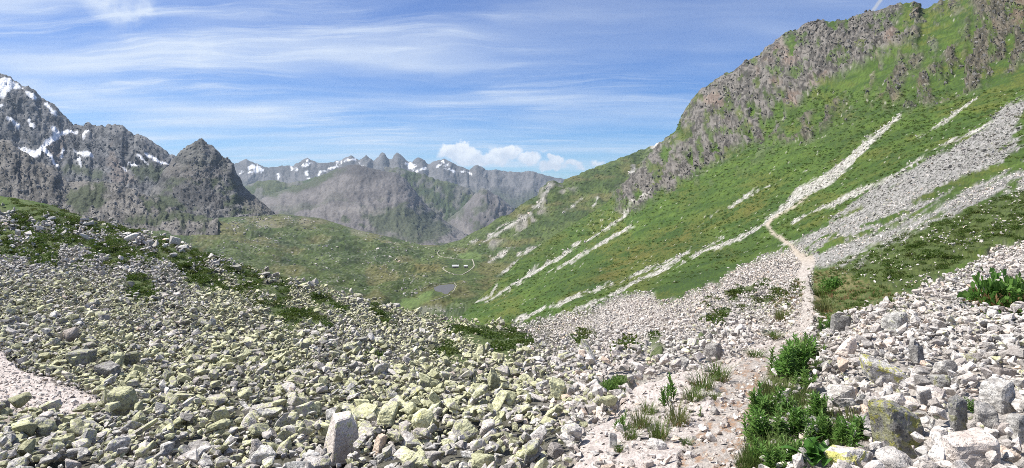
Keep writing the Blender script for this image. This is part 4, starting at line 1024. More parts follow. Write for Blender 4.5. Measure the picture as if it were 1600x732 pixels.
tone = np.clip((np.where(L_ > 0.5, 1.22, 1.18) + RNG.normal(0, 0.17, n_)) * far_t, 0.45, 1.4)
rot = np.stack([RNG.normal(0, 0.35, n_), RNG.normal(0, 0.35, n_), RNG.uniform(0, 6.283, n_)], -1)
aspect = np.stack([np.ones(n_), RNG.uniform(0.8, 1.1, n_), RNG.uniform(0.75, 1.15, n_)], -1)
scl = S_[:, None] * aspect * 1.12
pos = Pk + Nk * (S_ * np.where(gr_ > .5, 0.16, 0.28) * np.clip(RNG.normal(0.9, 1.0, n_), -0.8, 3))[:, None]
PX = S_ * F / D_
order = np.argsort(-PX)
# the stones that show largest stand as objects of their own, the rest of the field is one mass
inview = (x_ > -10) & (x_ < 1610) & (y_ < 740)
sel = [k for k in order if inview[k]][:255]
selset = np.zeros(n_, bool); selset[sel] = True
ZONES = [
 (lambda x, y, L, g: g > 0.5, 'loose pinkish pebble lying on the pale gravel', 'pebbles on the gravel'),
 (lambda x, y, L, g: L > 0.5 and y < 520, 'angular grey green stone high on the lichen boulder slope at left', 'stones high on the left boulder slope'),
 (lambda x, y, L, g: L > 0.5 and x < 420, 'angular stone crusted with yellow green lichen in the left boulder field', 'lichen stones of the left boulder field'),
 (lambda x, y, L, g: L > 0.5, 'pale yellow green lichen stone in the boulder field left of the path', 'lichen stones in the middle of the boulder field'),
 (lambda x, y, L, g: x > 1270 and y > 600, 'pale angular stone in the rubble around the big yellow lichen boulder', 'stones around the big yellow lichen boulder'),
 (lambda x, y, L, g: x > 1270, 'pinkish white stone on the upper rubble bank right of the path', 'stones on the upper right bank'),
 (lambda x, y, L, g: True, 'whitish stone in the pale rubble just left of the path', 'stones left of the path'),
]
LAND = [(h[0], h[1], n) for h, n in zip(HERO, ['the tall pale block', 'the big yellow lichen boulder', 'the smooth whitish boulder', 'the long tilted lichen slab', 'the large pinkish slab', 'the upright lichen boulder', 'the speckled grey block', 'the long sloping speckled stone', 'the low rounded grey stone', 'the mossy wedged stone', 'the bright white stone', 'the split grey slabs', 'the wide pale boulder', 'the low white and grey boulder', 'the dark boulder high on the right bank', 'the small upright stone', 'the grey green boulder', 'the narrow pale stone', 'the grey boulder by the narrow path', 'the orange brown split stone', 'the brownish boulder above the gravel patch', 'the big lichen block by the gravel patch', 'the yellow green rounded stone', 'the mossy boulder below the gravel patch', 'the dark boulder at the left edge', 'the orange stone at bottom left', 'the pale speckled block near the bottom', 'the flat topped lichen slab', 'the dark leaning slab', 'the square lichen block', 'the squat pinkish stone', 'the grey boulder left of the path', 'the flat grey stone on the gravel', 'the flat stone below the grass tufts', 'the narrow bluish stone', 'the brown and grey stone', 'the small tan stone'])]
LAND += [(480, 492, 'the shrub strip on the left slope'), (218, 448, 'the small round shrub on the left slope'), (690, 545, 'the low shrubs at the end of the left slope'), (975, 595, 'the dark green shrub row in the pale rubble'), (1260, 420, 'the bend of the path'), (590, 555, 'the lone small shrub in the boulder field'), (1570, 450, 'the bush on the right bank'), (330, 560, 'the middle of the left boulder field'), (420, 640, 'the lower middle of the left boulder field'), (700, 630, 'the centre of the boulder field'), (820, 580, 'the pale centre of the rubble')]
used = {}
for k in sel:
    for f, lab, grp in ZONES:
        if f(x_[k], y_[k], L_[k], gr_[k]): break
    look = 'dark' if tone[k] < 0.8 else 'pinkish' if tint[k] > 0.55 else 'lichen covered' if lich[k] > 0.62 else 'lichen spotted' if lich[k] > 0.42 else 'bright pale' if tone[k] > 1.15 else 'grey'
    shape = 'small' if PX[k] < 24 else 'large' if PX[k] > 38 else 'middling'
    form = 'flat' if aspect[k, 2] < 0.86 else 'bulky' if aspect[k, 2] > 1.02 else 'angular'
    cand = sorted(LAND, key=lambda l: (l[0] - x_[k]) ** 2 + (l[1] - y_[k]) ** 2)
    for lx, ly, nm in cand[:9]:
        dx_, dy_ = x_[k] - lx, y_[k] - ly
        dist = ('just', 'close', 'somewhat', 'further', 'well')[int(np.searchsorted([32, 55, 80, 110], math.hypot(dx_, dy_)))]
        way = ('left of' if dx_ < 0 else 'right of') if abs(dx_) > 2 * abs(dy_) else ('above' if dy_ < 0 else 'below') if abs(dy_) > 2 * abs(dx_) else ('above and ' if dy_ < 0 else 'below and ') + ('left of' if dx_ < 0 else 'right of')
        lab2 = '%s %s %s stone, %s %s %s' % (shape, form, look, dist, way, nm)
        if len(lab2.split()) > 16: lab2 = '%s %s stone, %s %s %s' % (shape, look, dist, way, nm)
        if lab2 not in used and len(lab2.split()) <= 16: break
    used[lab2] = 1
    me = BIG[k % len(BIG)] if PX[k] > 26 else ROCKS[k % len(ROCKS)]
    add_stone(me, 'stone', pos[k], rot[k], scl[k] * 1.08, tint[k], lich[k], tone[k], lab2, 'stone', grp)
small = ~selset & (gr_ > 0.5) | ~selset & (PX < 6)
mass = ~selset & ~small
scatter('scree_stones', library('stone', ROCKS), pos[mass], rot[mass], scl[mass], RNG.integers(0, len(ROCKS), mass.sum()), dict(lich=lich[mass], tint=tint[mass], tone=tone[mass]), 'angular stones of the boulder fields')
scatter('gravel', library('pebble', PEBBLES), pos[small], rot[small], scl[small], RNG.integers(0, len(PEBBLES), small.sum()), dict(lich=lich[small], tint=tint[small], tone=tone[small]), 'small stones and gravel between the boulders')

# ------------------------------------------------------------------ broken rock of the cliffs and mountains
def crag_mat():
    m, q, b = new_mat('crag_stone')
    to = q.n('ShaderNodeAttribute', attribute_type='INSTANCER', attribute_name='tone').outputs['Fac']
    wa = q.n('ShaderNodeAttribute', attribute_type='INSTANCER', attribute_name='tint').outputs['Fac']
    g = q.n('ShaderNodeNewGeometry'); n = q.noise(g.outputs['Position'], 0.25, 6, 0.65)
    c = q.mix(wa, (0.140, 0.143, 0.152), (0.168, 0.157, 0.140))
    k = q.m('MULTIPLY', to, q.m('ADD', 0.45, q.m('MULTIPLY', n, 1.1)))
    cc = q.vm('SCALE', c); q.link(k, cc.node.inputs['Scale']); q.link(cc, b.inputs['Base Color'])
    return m
cragm = crag_mat()
CRAGS = [hull_rock(1300 + i, 11 + i % 4, (1, 0.9, 1.0), bev=0) for i in range(8)]
for m_ in CRAGS: m_.materials.clear(); m_.materials.append(cragm)
lib_c = library('crag', CRAGS)

def on_sheet(S, mask, x, y):
    xi = np.clip(np.round(x).astype(int) - S.Tx, 0, S.T.shape[1] - 1); yi = np.clip(np.round(y).astype(int) - S.Ty, 0, S.T.shape[0] - 1)
    r = np.nan_to_num(S.T[yi, xi]); i = np.clip(np.round(r).astype(int), 0, S.P.shape[0] - 1)
    return mask[i, S.Tc[xi]]

def crags(S, mask, win, pmin, pmax, cover, tint, tone, label, tall=1.35, ex=2.4):
    x0, x1, y0, y1 = win; n = int((x1 - x0) * (y1 - y0) * 1.2)
    x, y = scatter_points(n, x0, x1, y0, y1)
    p, nn, ok = S.at(x, y); D = p[:, 1]; w = on_sheet(S, mask, x, y)
    s = np.minimum(pmin * RNG.random(n) ** (-1 / ex), pmax)
    i = np.nonzero((RNG.random(n) < w * cover / (2.2 * pmin ** 2) / 1.2) & ok)[0]; k = len(i)
    sz = s[i] * D[i] / F
    sc = sz[:, None] * np.stack([RNG.uniform(.7, 1.2, k), RNG.uniform(.7, 1.1, k), RNG.uniform(0.8, 1.2, k) * tall], -1)
    rot = np.stack([RNG.normal(0, .3, k), RNG.normal(0, .3, k), RNG.uniform(0, 6.283, k)], -1)
    print('crags', k, label)
    tn = np.clip(tone * RNG.lognormal(0, 0.22, k), 0.35, 2.2)
    scatter('crag_rocks', lib_c, p[i] - nn[i] * (sz * 0.18)[:, None], rot, sc, RNG.integers(0, len(CRAGS), k), dict(tone=tn, tint=np.clip(RNG.normal(tint, .25, k), 0, 1)), label)

crags(G, np.clip(m_rock, 0, 1) * (m_rock > 0.35), (940, 1700, -50, 340), 2.1, 6, 0.7, 0.9, 0.78, 'broken grey rocks of the cliffs on the green mountainside')
for S, lab in ALLM:
    if lab.startswith(('tall dark', 'dark craggy', 'brown broken')):
        S.lookup(-60, 470, 90, 370)
        crags(S, S.rock, (-60, 470, 90, 370), 2.0, 5, 0.36, 0.2 if 'brown' not in lab else 0.6, 0.8 if 'brown' not in lab else 1.0, 'broken crags of the ' + lab.split(' with')[0].split(' at')[0].split(' in')[0], 1.5)

# ------------------------------------------------------------------ low shrubs and turf
def leaf_cloud(seed, n, leaf=0.10, rx=0.5, rz=0.42, curl=0.3, mat=None, long=1.8):
    """a cushion of many small pointed leaves standing out from the surface of a low dome"""
    rg = np.random.default_rng(seed)
    vs, fs = [], []
    lob = rg.uniform(-0.28, 0.28, (5, 2)); lr = rg.uniform(0.24, 0.46, 5)
    for i in range(n):
        k = rg.integers(0, 5)
        th, ph = rg.uniform(0, 6.283), math.acos(rg.uniform(-0.05, 1.0))
        dr = np.array([math.sin(ph) * math.cos(th), math.sin(ph) * math.sin(th), math.cos(ph)])
        rr = rg.uniform(0.55, 1.05)
        c = np.array([lob[k, 0], lob[k, 1], 0.0]) + dr * lr[k] * rr * np.array([rx * 2, rx * 2, rz * 2])
        d = dr + rg.normal(0, 0.55, 3); d /= np.linalg.norm(d)
        a = np.cross(d, rg.normal(0, 1, 3)); a /= np.linalg.norm(a) + 1e-9
        L = leaf * rg.uniform(0.7, 1.3); W = L / long
        b0 = len(vs)
        tip = c + d * L - np.array([0, 0, curl * L * 0.5])
        vs += [c, c + d * L * 0.5 + a * W * 0.5, tip, c + d * L * 0.5 - a * W * 0.5]
        fs.append((b0, b0 + 1, b0 + 2, b0 + 3))
    me = bpy.data.meshes.new('shrub'); me.from_pydata([tuple(v) for v in vs], [], fs); me.update()
    me.materials.append(mat or shrub_mat)
    return me

def grass_clump(seed, n, h=0.5, spread=0.25, mat=None, w=0.018, lean=0.5):
    rg = np.random.default_rng(seed); vs, fs = [], []
    for i in range(n):
        a = rg.uniform(0, 6.283); r = spread * math.sqrt(rg.random())
        b = np.array([r * math.cos(a), r * math.sin(a), -0.02]); H = h * rg.uniform(0.5, 1.1)
        dr = np.array([math.cos(a), math.sin(a), 0]) * lean * rg.uniform(0.2, 1.3) + rg.normal(0, .18, 3) * np.array([1, 1, 0])
        sd_ = np.array([-math.sin(a + rg.uniform(-1, 1)), math.cos(a), 0]); sd_ /= np.linalg.norm(sd_)
        k = len(vs)
        m1 = b + np.array([0, 0, H * 0.55]) + dr * H * 0.3; tp = b + np.array([0, 0, H * 0.92]) + dr * H
        vs += [b - sd_ * w, b + sd_ * w, m1 + sd_ * w * .8, m1 - sd_ * w * .8, tp]
        fs += [(k, k + 1, k + 2, k + 3), (k + 3, k + 2, k + 4)]
    me = bpy.data.meshes.new('grass'); me.from_pydata([tuple(v) for v in vs], [], fs); me.update()
    me.materials.append(mat or blade_mat)
    return me

SHRUBS = [leaf_cloud(900 + i, 150, 0.15) for i in range(6)]
FARSHRUBS = [leaf_cloud(930 + i, 34, 0.34, curl=0.1) for i in range(5)]
TURF = [grass_clump(950 + i, 40, 0.5, 0.4, w=0.03) for i in range(4)]
DRY = [grass_clump(960 + i, 30, 0.45, 0.4, mat=dry_mat, w=0.025, lean=0.9) for i in range(3)]

def veg(name, lib, weight, smin, smax, pxmin, cover, label, y0, y1, n=160000, far=None, x0=-150, x1=1760, near=2.0, sink=0.1, flat=1.0, S=None):
    S = S or G
    x, y = scatter_points(n, x0, x1, y0, y1)
    p, nn, ok = S.at(x, y); D = p[:, 1]
    w = on_sheet(S, weight, x, y)
    s = RNG.uniform(smin, smax, n) * RNG.uniform(0.7, 1.0, n); s = np.maximum(s, pxmin * D / F * RNG.uniform(0.8, 1.5, n))
    acc = (RNG.random(n) < w * cover / (0.6 * (s * F / D) ** 2) / (n / ((x1 - x0) * (y1 - y0)))) & ok & (D > near) & (D < (far or 1e9)) & (w > 0.25)
    i = np.nonzero(acc)[0]; k = len(i)
    rot = np.stack([RNG.normal(0, .15, k), RNG.normal(0, .15, k), RNG.uniform(0, 6.283, k)], -1)
    sc = s[i][:, None] * np.stack([np.ones(k), np.ones(k), RNG.uniform(0.6, 1.1, k) * flat], -1)
    print(name, k)
    return scatter(name, lib, p[i] - np.array([0, 0, 1]) * (s[i] * sink)[:, None], rot, sc, RNG.integers(0, len(lib.objects), k), {}, label)

lib_s, lib_f, lib_t, lib_d = library('shrub', SHRUBS), library('far_shrub', FARSHRUBS), library('turf', TURF), library('dry_turf', DRY)
veg('shrubbery', lib_s, np.clip(m_band * 0.8 + m_tuft * 1.2, 0, 1), 0.4, 0.8, 8, 3.2, 'low dark green shrubs between the stones of the left slope', 290, 620)
veg('shrubbery', lib_s, m_shrub, 0.3, 0.6, 6.5, 1.7, 'dark green shrubs covering the slope right of the path', 270, 470, x0=1250)
veg('dry_grass', lib_d, np.clip(m_dry, 0, 1), 0.12, 0.3, 6, 0.9, 'dry yellow brown grass beside the path', 400, 540, x0=1180, x1=1420)
veg('grass', lib_t, np.clip(m_dry, 0, 1), 0.15, 0.32, 6, 1.8, 'green grass beside the path', 400, 540, x0=1180, x1=1420)
m_green = np.clip(grassy * (1 - m_rock) * (1 - m_shrub) * (G.tt > 6) , 0, 1)
veg('hillside_turf', lib_f, m_green, 0.3, 0.9, 3.6, 0.40, 'rough turf and low bushes of the green mountainside', 0 + 140, 520, n=260000, x0=640, near=60, flat=0.8)

def loose(S, mask, win, pmin, pmax, cover, tint, tone, label, ex=2.6, sink=0.0):
    x0, x1, y0, y1 = win; n = int((x1 - x0) * (y1 - y0) * 1.5)
    x, y = scatter_points(n, x0, x1, y0, y1)
    p, nn, ok = S.at(x, y); D = p[:, 1]; w = on_sheet(S, mask, x, y)
    sp = np.minimum(pmin * RNG.random(n) ** (-1 / ex), pmax)
    i = np.nonzero((RNG.random(n) < w * cover / (2.2 * pmin ** 2) / 1.5) & ok & (w > 0.1))[0]; k = len(i)
    sz = sp[i] * D[i] / F
    print('loose', k, label)
    scatter('scree_stones', bpy.data.collections['stone'], p[i], np.stack([RNG.normal(0, .3, k), RNG.normal(0, .3, k), RNG.uniform(0, 6.283, k)], -1), np.repeat(sz[:, None], 3, 1), RNG.integers(0, len(ROCKS), k), dict(tone=np.clip(tone * RNG.lognormal(0, .2, k), .4, 1.5), tint=np.clip(RNG.normal(tint, .2, k), 0, 1), lich=np.full(k, 0.1)), label)
loose(V, m_vs * (m_vs > 0.3), (650, 1080, 230, 480), 1.8, 4, 0.8, 0.35, 1.05, 'pale stones of the scree streaks on the green hill')
loose(V, m_rim, (380, 720, 325, 500), 1.9, 4, 0.6, 0.3, 1.0, 'pale stones in patches on the valley floor')
loose(V, m_stony, (180, 760, 330, 490), 1.9, 5, 0.30, 0.25, 0.85, 'grey stones strewn over the valley floor')
veg('valley_scrub', lib_f, m_vgreen, 0.8, 2.0, 3.0, 0.22, 'low dark scrub of the valley floor and the green hill', 225, 490, n=200000, x0=150, x1=1080, near=150, flat=0.7, S=V)

# ------------------------------------------------------------------ plants one can point at, beside the path
def leaf_mesh(name, L, W, curl, mat, seg=4, fold=0.25):
    """one pointed leaf along +X from its stalk, arched and folded along the midrib"""
    vs, fs = [], []
    for i in range(seg + 1):
        t = i / seg
        w = W * 0.5 * math.sin(math.pi * min(1, 0.06 + 0.94 * t) ** 0.8) if i < seg else 0.0
        z = math.sin(t * 1.5) * L * 0.22 - curl * L * t * t
        vs += [(t * L, -w, z + fold * w), (t * L, 0, z), (t * L, w, z + fold * w)]
    for i in range(seg):
        k = 3 * i
        fs += [(k, k + 3, k + 4, k + 1), (k + 1, k + 4, k + 5, k + 2)]
    me = bpy.data.meshes.new(name); me.from_pydata(vs, [], fs); me.update(); me.materials.append(mat)
    return me

def tube(name, pts, r0, r1, mat, n=5):
    vs, fs = [], []
    for i, p in enumerate(pts):
        r = r0 + (r1 - r0) * i / (len(pts) - 1)
        for j in range(n):
            a = 6.2832 * j / n
            vs.append((p[0] + r * math.cos(a), p[1] + r * math.sin(a), p[2]))
    for i in range(len(pts) - 1):
        for j in range(n):
            fs.append((i * n + j, i * n + (j + 1) % n, (i + 1) * n + (j + 1) % n, (i + 1) * n + j))
    me = bpy.data.meshes.new(name); me.from_pydata(vs, [], fs); me.update(); me.materials.append(mat)
    return me

def stem_with_leaves(seed, n=30, L=0.40, mat=None):
    """a leafy shoot one unit tall: (stem mesh, foliage mesh)"""
    rg = random.Random(seed)
    bx, by = rg.uniform(-.2, .2), rg.uniform(-.2, .2)
    axis = [(bx * t * t, by * t * t, t) for t in [i / 6 for i in range(7)]]
    st = tube('stem', axis, 0.014, 0.006, stem_mat)
    vs, fs = [], []
    for i in range(n):
        t = 0.12 + 0.88 * (i + rg.random() * 0.5) / n
        a = i * 2.4 + rg.uniform(-.4, .4); l = L * (1.05 - 0.45 * t) * rg.uniform(0.75, 1.2); w = l * 0.32
        el = 0.35 + 0.75 * t + rg.uniform(-.25, .25)
        b = Vector((bx * t * t, by * t * t, t)); M = Matrix.Rotation(a, 3, 'Z') @ Matrix.Rotation(-el, 3, 'Y')
        k = len(vs)
        for p in ((0, 0, 0), (l * .45, -w * .5, l * .05), (l * .45, 0, 0.0), (l * .45, w * .5, l * .05), (l, 0, -l * 0.22)):
            vs.append(tuple(b + M @ Vector(p)))
        fs += [(k, k + 1, k + 2), (k, k + 2, k + 3), (k + 1, k + 4, k + 2), (k + 2, k + 4, k + 3)]
    fo = bpy.data.meshes.new('foliage'); fo.from_pydata(vs, [], fs); fo.update(); fo.materials.append(mat or herb_mat)
    return st, fo
SHOOTS = [stem_with_leaves(40 + i) for i in range(5)]

def empty(name, P, label, cat, group=None):
    o = bpy.data.objects.new(name, None); COL.objects.link(o); o.location = P
    o.empty_display_size = 0.1
    o['label'] = label; o['category'] = cat
    if group: o['group'] = group
    return o
def child(name, mesh, parent, loc=(0, 0, 0), rot=(0, 0, 0), scl=(1, 1, 1), kind=None):
    o = bpy.data.objects.new(name, mesh); COL.objects.link(o); o.parent = parent
    o.location = loc; o.rotation_euler = rot; o.scale = scl
    if kind: o['kind'] = kind
    return o

HERBS = [  # photo pixel of the base, width, height, label
 (1240, 590, 58, 62, 'dense leafy plant, biggest of the green row beside the path'),
 (1265, 563, 40, 44, 'leafy plant in front of the smooth whitish boulder beside the path'),
 (1220, 585, 40, 44, 'leafy plant on the path side of the biggest dark plant'),
 (1258, 604, 34, 34, 'small leafy plant below the biggest dark plant, beside a white stone'),
 (1194, 652, 46, 56, 'bright green leafy plant at the path edge, halfway down the row'),
 (1182, 690, 40, 54, 'leafy plant leaning over the path edge near the grass'),
 (1208, 690, 46, 60, 'broad leafy clump in the lower middle of the row'),
 (1232, 648, 34, 38, 'light green leafy plant between the path edge and the tan stone'),
 (1250, 684, 44, 62, 'tall leafy clump left of the white stones in the row'),
 (1272, 656, 42, 50, 'leafy plant with thin shoots in front of the grey green boulder'),
 (1280, 692, 44, 56, 'leafy clump just above the broad leaved plant'),
 (1242, 726, 38, 52, 'leafy plant at the bottom of the row, left of the broad leaved plant'),
 (1302, 688, 36, 46, 'thin leafy plant right of the row, among white stones'),
 (1324, 692, 34, 48, 'leafy plant above the wide pale boulder'),
 (1344, 684, 24, 46, 'slender plant in the shadow left of the big yellow lichen boulder'),
 (1192, 726, 40, 46, 'leafy plant with grass at the lowest path edge'),
 (1216, 734, 44, 44, 'leafy clump at the bottom edge of the row'),
 (1288, 640, 24, 28, 'small green shoot between grey stones right of the row'),
 (1512, 640, 18, 26, 'narrow green plant growing between the grey boulders on the right'),
 (1290, 516, 30, 26, 'small bushy plant beside the narrow part of the path'),
]
for i, (cx, by, w, h, lab) in enumerate(HERBS):
    p, n, ok = G.at(cx, by); Y = p[0, 1]; W, H = w * Y / F, h * Y / F
    root = empty('herb_plant', p[0] - np.array([0, 0, 0.02]), lab, 'plant', 'leafy plants beside the path')
    rg = random.Random(i)
    ns = max(4, int(w / 2.4)); H *= 0.82
    for k in range(ns):
        st, fo = SHOOTS[rg.randrange(5)]
        a, r = rg.uniform(0, 6.283), W * 0.42 * math.sqrt(rg.random())
        hh = H * rg.uniform(0.45, 1.1)
        g_ = child('stem', st, root, (r * math.cos(a), r * math.sin(a), 0), (rg.gauss(0, .12) - 0.5 * r * math.sin(a) / max(W, .01), rg.gauss(0, .12) + 0.5 * r * math.cos(a) / max(W, .01), rg.uniform(0, 6.28)), (hh, hh, hh))
        child('foliage', fo, g_, kind='stuff')

LEAF = leaf_mesh('leaf', 1.0, 0.24, 0.15, herb_mat); BROAD = leaf_mesh('broad_leaf', 1.0, 0.46, 0.25, broad_mat, 5, 0.35)
SAPS = [(1049, 628, 22, 44, 'dark green upright plant with pointed leaves standing on the pale gravel'), (1036, 634, 18, 30, 'shorter dark plant beside the tall upright one on the gravel'), (968, 672, 20, 24, 'small spiky green plant in the gravel left of the grass tufts'), (976, 656, 12, 18, 'thin dark sprout just above the small spiky plant'), (983, 676, 10, 18, 'thin sprout right of the small spiky plant'), (1093, 652, 12, 18, 'single small sprout at the edge of the path')]
for i, (cx, by, w, h, lab) in enumerate(SAPS):
    p, n, ok = G.at(cx, by); Y = p[0, 1]; W, H = w * Y / F, h * Y / F
    root = empty('upright_plant', p[0] - np.array([0, 0, 0.02]), lab, 'plant', 'upright plants on the gravel')
    rg = random.Random(60 + i)
    for k in range(3 if w > 15 else 1):
        hh = H * (1 - 0.22 * k); bx, by_ = rg.uniform(-.3, .3) * W * (k > 0), rg.uniform(-.25, .25) * W
        lean = rg.uniform(-.15, .15)
        stem = child('stem', tube('stem', [(lean * hh * t * t, 0, hh * t) for t in (0, .25, .5, .75, 1)], 0.006, 0.003, stem_mat), root, (bx, by_, 0))
        nl = 20 if w > 15 else 12
        for j in range(nl):
            t = 0.2 + 0.8 * j / nl
            l = min(W * 0.62, 0.12) * (1.15 - 0.5 * t) * rg.uniform(.8, 1.2)
            child('leaf', LEAF, stem, (lean * hh * t * t, 0, hh * t), (rg.uniform(-.3, .3), -0.25 - 0.85 * t, j * 2.4), (l, l, l))
for i, (cx, by, w, h, lab) in enumerate([(1268, 730, 70, 40, 'low plant with broad glossy bright green leaves at the bottom edge'), (1283, 722, 36, 28, 'smaller broad leaved plant right behind the glossy one')]):
    p, n, ok = G.at(cx, by); Y = p[0, 1]; W, H = w * Y / F, h * Y / F
    root = empty('broad_leaved_plant', p[0], lab, 'plant')
    rg = random.Random(80 + i)
    for j in range(26):
        l = W * rg.uniform(0.36, 0.56); a = j * 2.4; el = rg.uniform(0.15, 1.1)
        child('leaf', BROAD, root, (rg.gauss(0, .1) * W, rg.gauss(0, .1) * W, H * rg.uniform(0.1, 0.55)), (rg.uniform(-.3, .3), -el, a), (l, l, l))

TUFTS = [
 (1122, 594, 34, 28, 'green grass tuft at the top of the row left of the path'), (1098, 608, 38, 26, 'wide grass tuft second from the top of the row left of the path'), (1083, 626, 30, 20, 'low grass tuft right of the dark upright plant'),
 (1058, 664, 36, 36, 'big yellow green grass tuft in the middle of the gravel'), (1029, 688, 32, 36, 'grass tuft above the flat light grey stone'), (1000, 668, 30, 30, 'grass tuft right of the small spiky plant'), (1014, 646, 26, 18, 'short dense grass tuft below the dark upright plants'),
 (986, 686, 26, 20, 'thin grass tuft low on the left of the row'), (1116, 624, 18, 12, 'tiny grass tuft alone on the gravel beside the path'), (1073, 696, 16, 12, 'tiny sparse tuft in the middle of the lower gravel'), (968, 706, 16, 14, 'thin dry tuft left of the flat light grey stone'),
 (1222, 500, 24, 20, 'green tuft at the left edge of the path, uphill'), (1208, 528, 26, 12, 'low tuft at the left edge of the path below the uphill one'), (1180, 558, 26, 10, 'flat patch of grass just left of the path'), (1176, 728, 36, 40, 'tall grass tuft hanging over the bottom of the path'),
 (1164, 742, 30, 30, 'yellowish grass tuft at the very bottom of the path edge'), (1204, 712, 40, 34, 'grass tuft in the lower leafy row'), (1205, 620, 36, 26, 'grass tuft in the gap between the upper and lower leafy plants'), (1225, 612, 30, 20, 'short grass beside the tan stone in the leafy row'), (1290, 486, 30, 20, 'tuft of green grass right of the narrow path'), (1284, 462, 26, 18, 'yellow green tuft beside the path above the small bush')]
TUFTM = [grass_clump(1000 + i, 150, 1.0, 0.42, w=0.012, lean=0.55) for i in range(3)]
DRYM = [grass_clump(1010 + i, 60, 0.55, 0.5, mat=dry_mat, w=0.012, lean=1.1) for i in range(2)]
for i, (cx, by, w, h, lab) in enumerate(TUFTS):
    p, n, ok = G.at(cx, by); Y = p[0, 1]; W, H = w * Y / F, h * Y / F
    root = empty('grass_tuft', p[0], lab, 'grass tuft', 'grass tufts along the path')
    child('blades', TUFTM[i % 3], root, (0, 0, 0), (0, 0, i * 1.3), (W * 1.2, W * 1.1, H * 1.15), 'stuff')
    child('dry_blades', DRYM[i % 2], root, (0, 0, 0), (0, 0, i * 2.1), (W, W * .9, H * .8), 'stuff')

BUSHM = [leaf_cloud(1100 + i, 620, 0.13, rx=0.5, rz=0.5, mat=herb_mat) for i in range(2)]
DEADM = leaf_cloud(1110, 260, 0.12, mat=dry_mat, long=3.5)
for i, (cx, by, w, h, lab, dead) in enumerate([(1566, 478, 84, 58, 'round green bush with a dead brown side among the rubble on the right bank', 1), (1600, 476, 52, 50, 'green bush cut by the right edge beside the one with a brown side', 0), (947, 614, 30, 24, 'dark green shrub at the lower end of the shrub row in the pale rubble', 0), (968, 602, 30, 20, 'dark low shrub in the middle of the shrub row in the pale rubble', 0), (1304, 452, 34, 20, 'low dark bush just right of the path under the shrub slope', 0)]):
    p, n, ok = G.at(cx, by); Y = p[0, 1]; W, H = w * Y / F, h * Y / F
    root = empty('bush', p[0] - np.array([0, 0, 0.03]), lab, 'bush')
    child('foliage', BUSHM[i % 2], root, (0, 0, 0), (0, 0, i), (W, W * .9, H * 2.2), 'stuff')
    child('stem', tube('stem', [(0, 0, 0), (.02, 0, .3), (0.05, .02, .6)], .03, .012, stem_mat), root, scl=(W, W, H))
    if dead:
        child('dead_branches', DEADM, root, (-W * 0.30, -W * 0.22, 0), (0, 0, 1), (W * .75, W * .7, H * 1.5), 'stuff')
orange = leaf_mat('orange_leaf', (0.42, 0.22, 0.03), (0.52, 0.34, 0.05), (0.25, 0.18, 0.05))
p, n, ok = G.at(1470, 728); W = 18 * p[0, 1] / F
root = empty('cushion_plant', p[0], 'small orange yellow cushion plant between boulders at the bottom edge', 'plant')
child('foliage', leaf_cloud(1120, 120, 0.16, mat=orange), root, scl=(W, W, W), kind='stuff')
# matted grass under the leafy row
veg('grass', library('row_turf', [grass_clump(1200 + i, 60, 0.8, 0.4, w=0.015) for i in range(3)]), m_row, 0.09, 0.20, 7, 2.0, 'matted grass between the leafy plants', 520, 760, x0=1140, x1=1380)

# ------------------------------------------------------------------ valley: pond, dirt road, two huts
def ribbon(name, sheet, pix, wpx, mat, lift, label):
    q = []
    for a, b in zip(pix[:-1], pix[1:]):
        m = max(2, int(math.hypot(b[0] - a[0], b[1] - a[1]) / 1.5))
        for k in range(m):
            q.append((a[0] + (b[0] - a[0]) * k / m, a[1] + (b[1] - a[1]) * k / m))
    q.append(pix[-1]); q = np.array(q)
    P, N, ok = sheet.at(q[:, 0], q[:, 1])
    t = np.gradient(P[:, :2], axis=0); t /= np.linalg.norm(t, axis=1, keepdims=True) + 1e-9
    w = wpx * P[:, 1] / F * 0.5
    off = np.stack([-t[:, 1] * w, t[:, 0] * w * 1.6, np.zeros(len(w))], -1)
    z = np.array([0, 0, lift])
    vs = np.concatenate([P + off + z, P - off + z, P - off * 1.3 - z * 3, P + off * 1.3 - z * 3])
    n_ = len(P); fs = []
    for i in range(n_ - 1):
        for a, b in ((0, 1), (1, 2), (3, 0)):
            fs.append((a * n_ + i, a * n_ + i + 1, b * n_ + i + 1, b * n_ + i))
    me = bpy.data.meshes.new(name); me.from_pydata([tuple(v) for v in vs], [], fs); me.update(); me.materials.append(mat)
    o = bpy.data.objects.new(name, me); COL.objects.link(o); o['kind'] = 'structure'; o['label'] = label
    return o
dirt = plain('road_dirt', (0.32, 0.295, 0.24), 0.95)
ribbon('dirt_road', V, [(738, 406), (740, 411), (741, 416), (738, 420), (731, 425), (722, 430), (716, 430.5), (710, 429.5), (701, 426.5), (694, 422.5), (692, 420), (694, 418), (699, 417)], 1.5, dirt, 0.5, 'pale dirt road looping round the mountain hut')
ribbon('dirt_road', V, [(738, 406), (730, 406.4), (720, 406), (711, 405), (703, 403.6), (695, 402.5), (688, 401), (684, 398), (683, 396), (685, 393.5), (687, 392.5), (680, 391.5), (674, 390.5), (668, 388.5), (663.5, 386.3)], 0.9, dirt, 0.5, 'pale dirt road running off down the valley')
pond_px = [(677, 449), (687, 446), (694, 445.3), (701, 444.6), (709, 444.4), (711, 447), (708, 453), (703, 456), (700, 459.5), (695, 460), (690, 457), (684, 456), (680, 455)]
pz = PONDZ + 0.12
wm, q, b = new_mat('pond_water')
b.inputs['Base Color'].default_value = (0.095, 0.092, 0.092, 1); b.inputs['Roughness'].default_value = 0.6
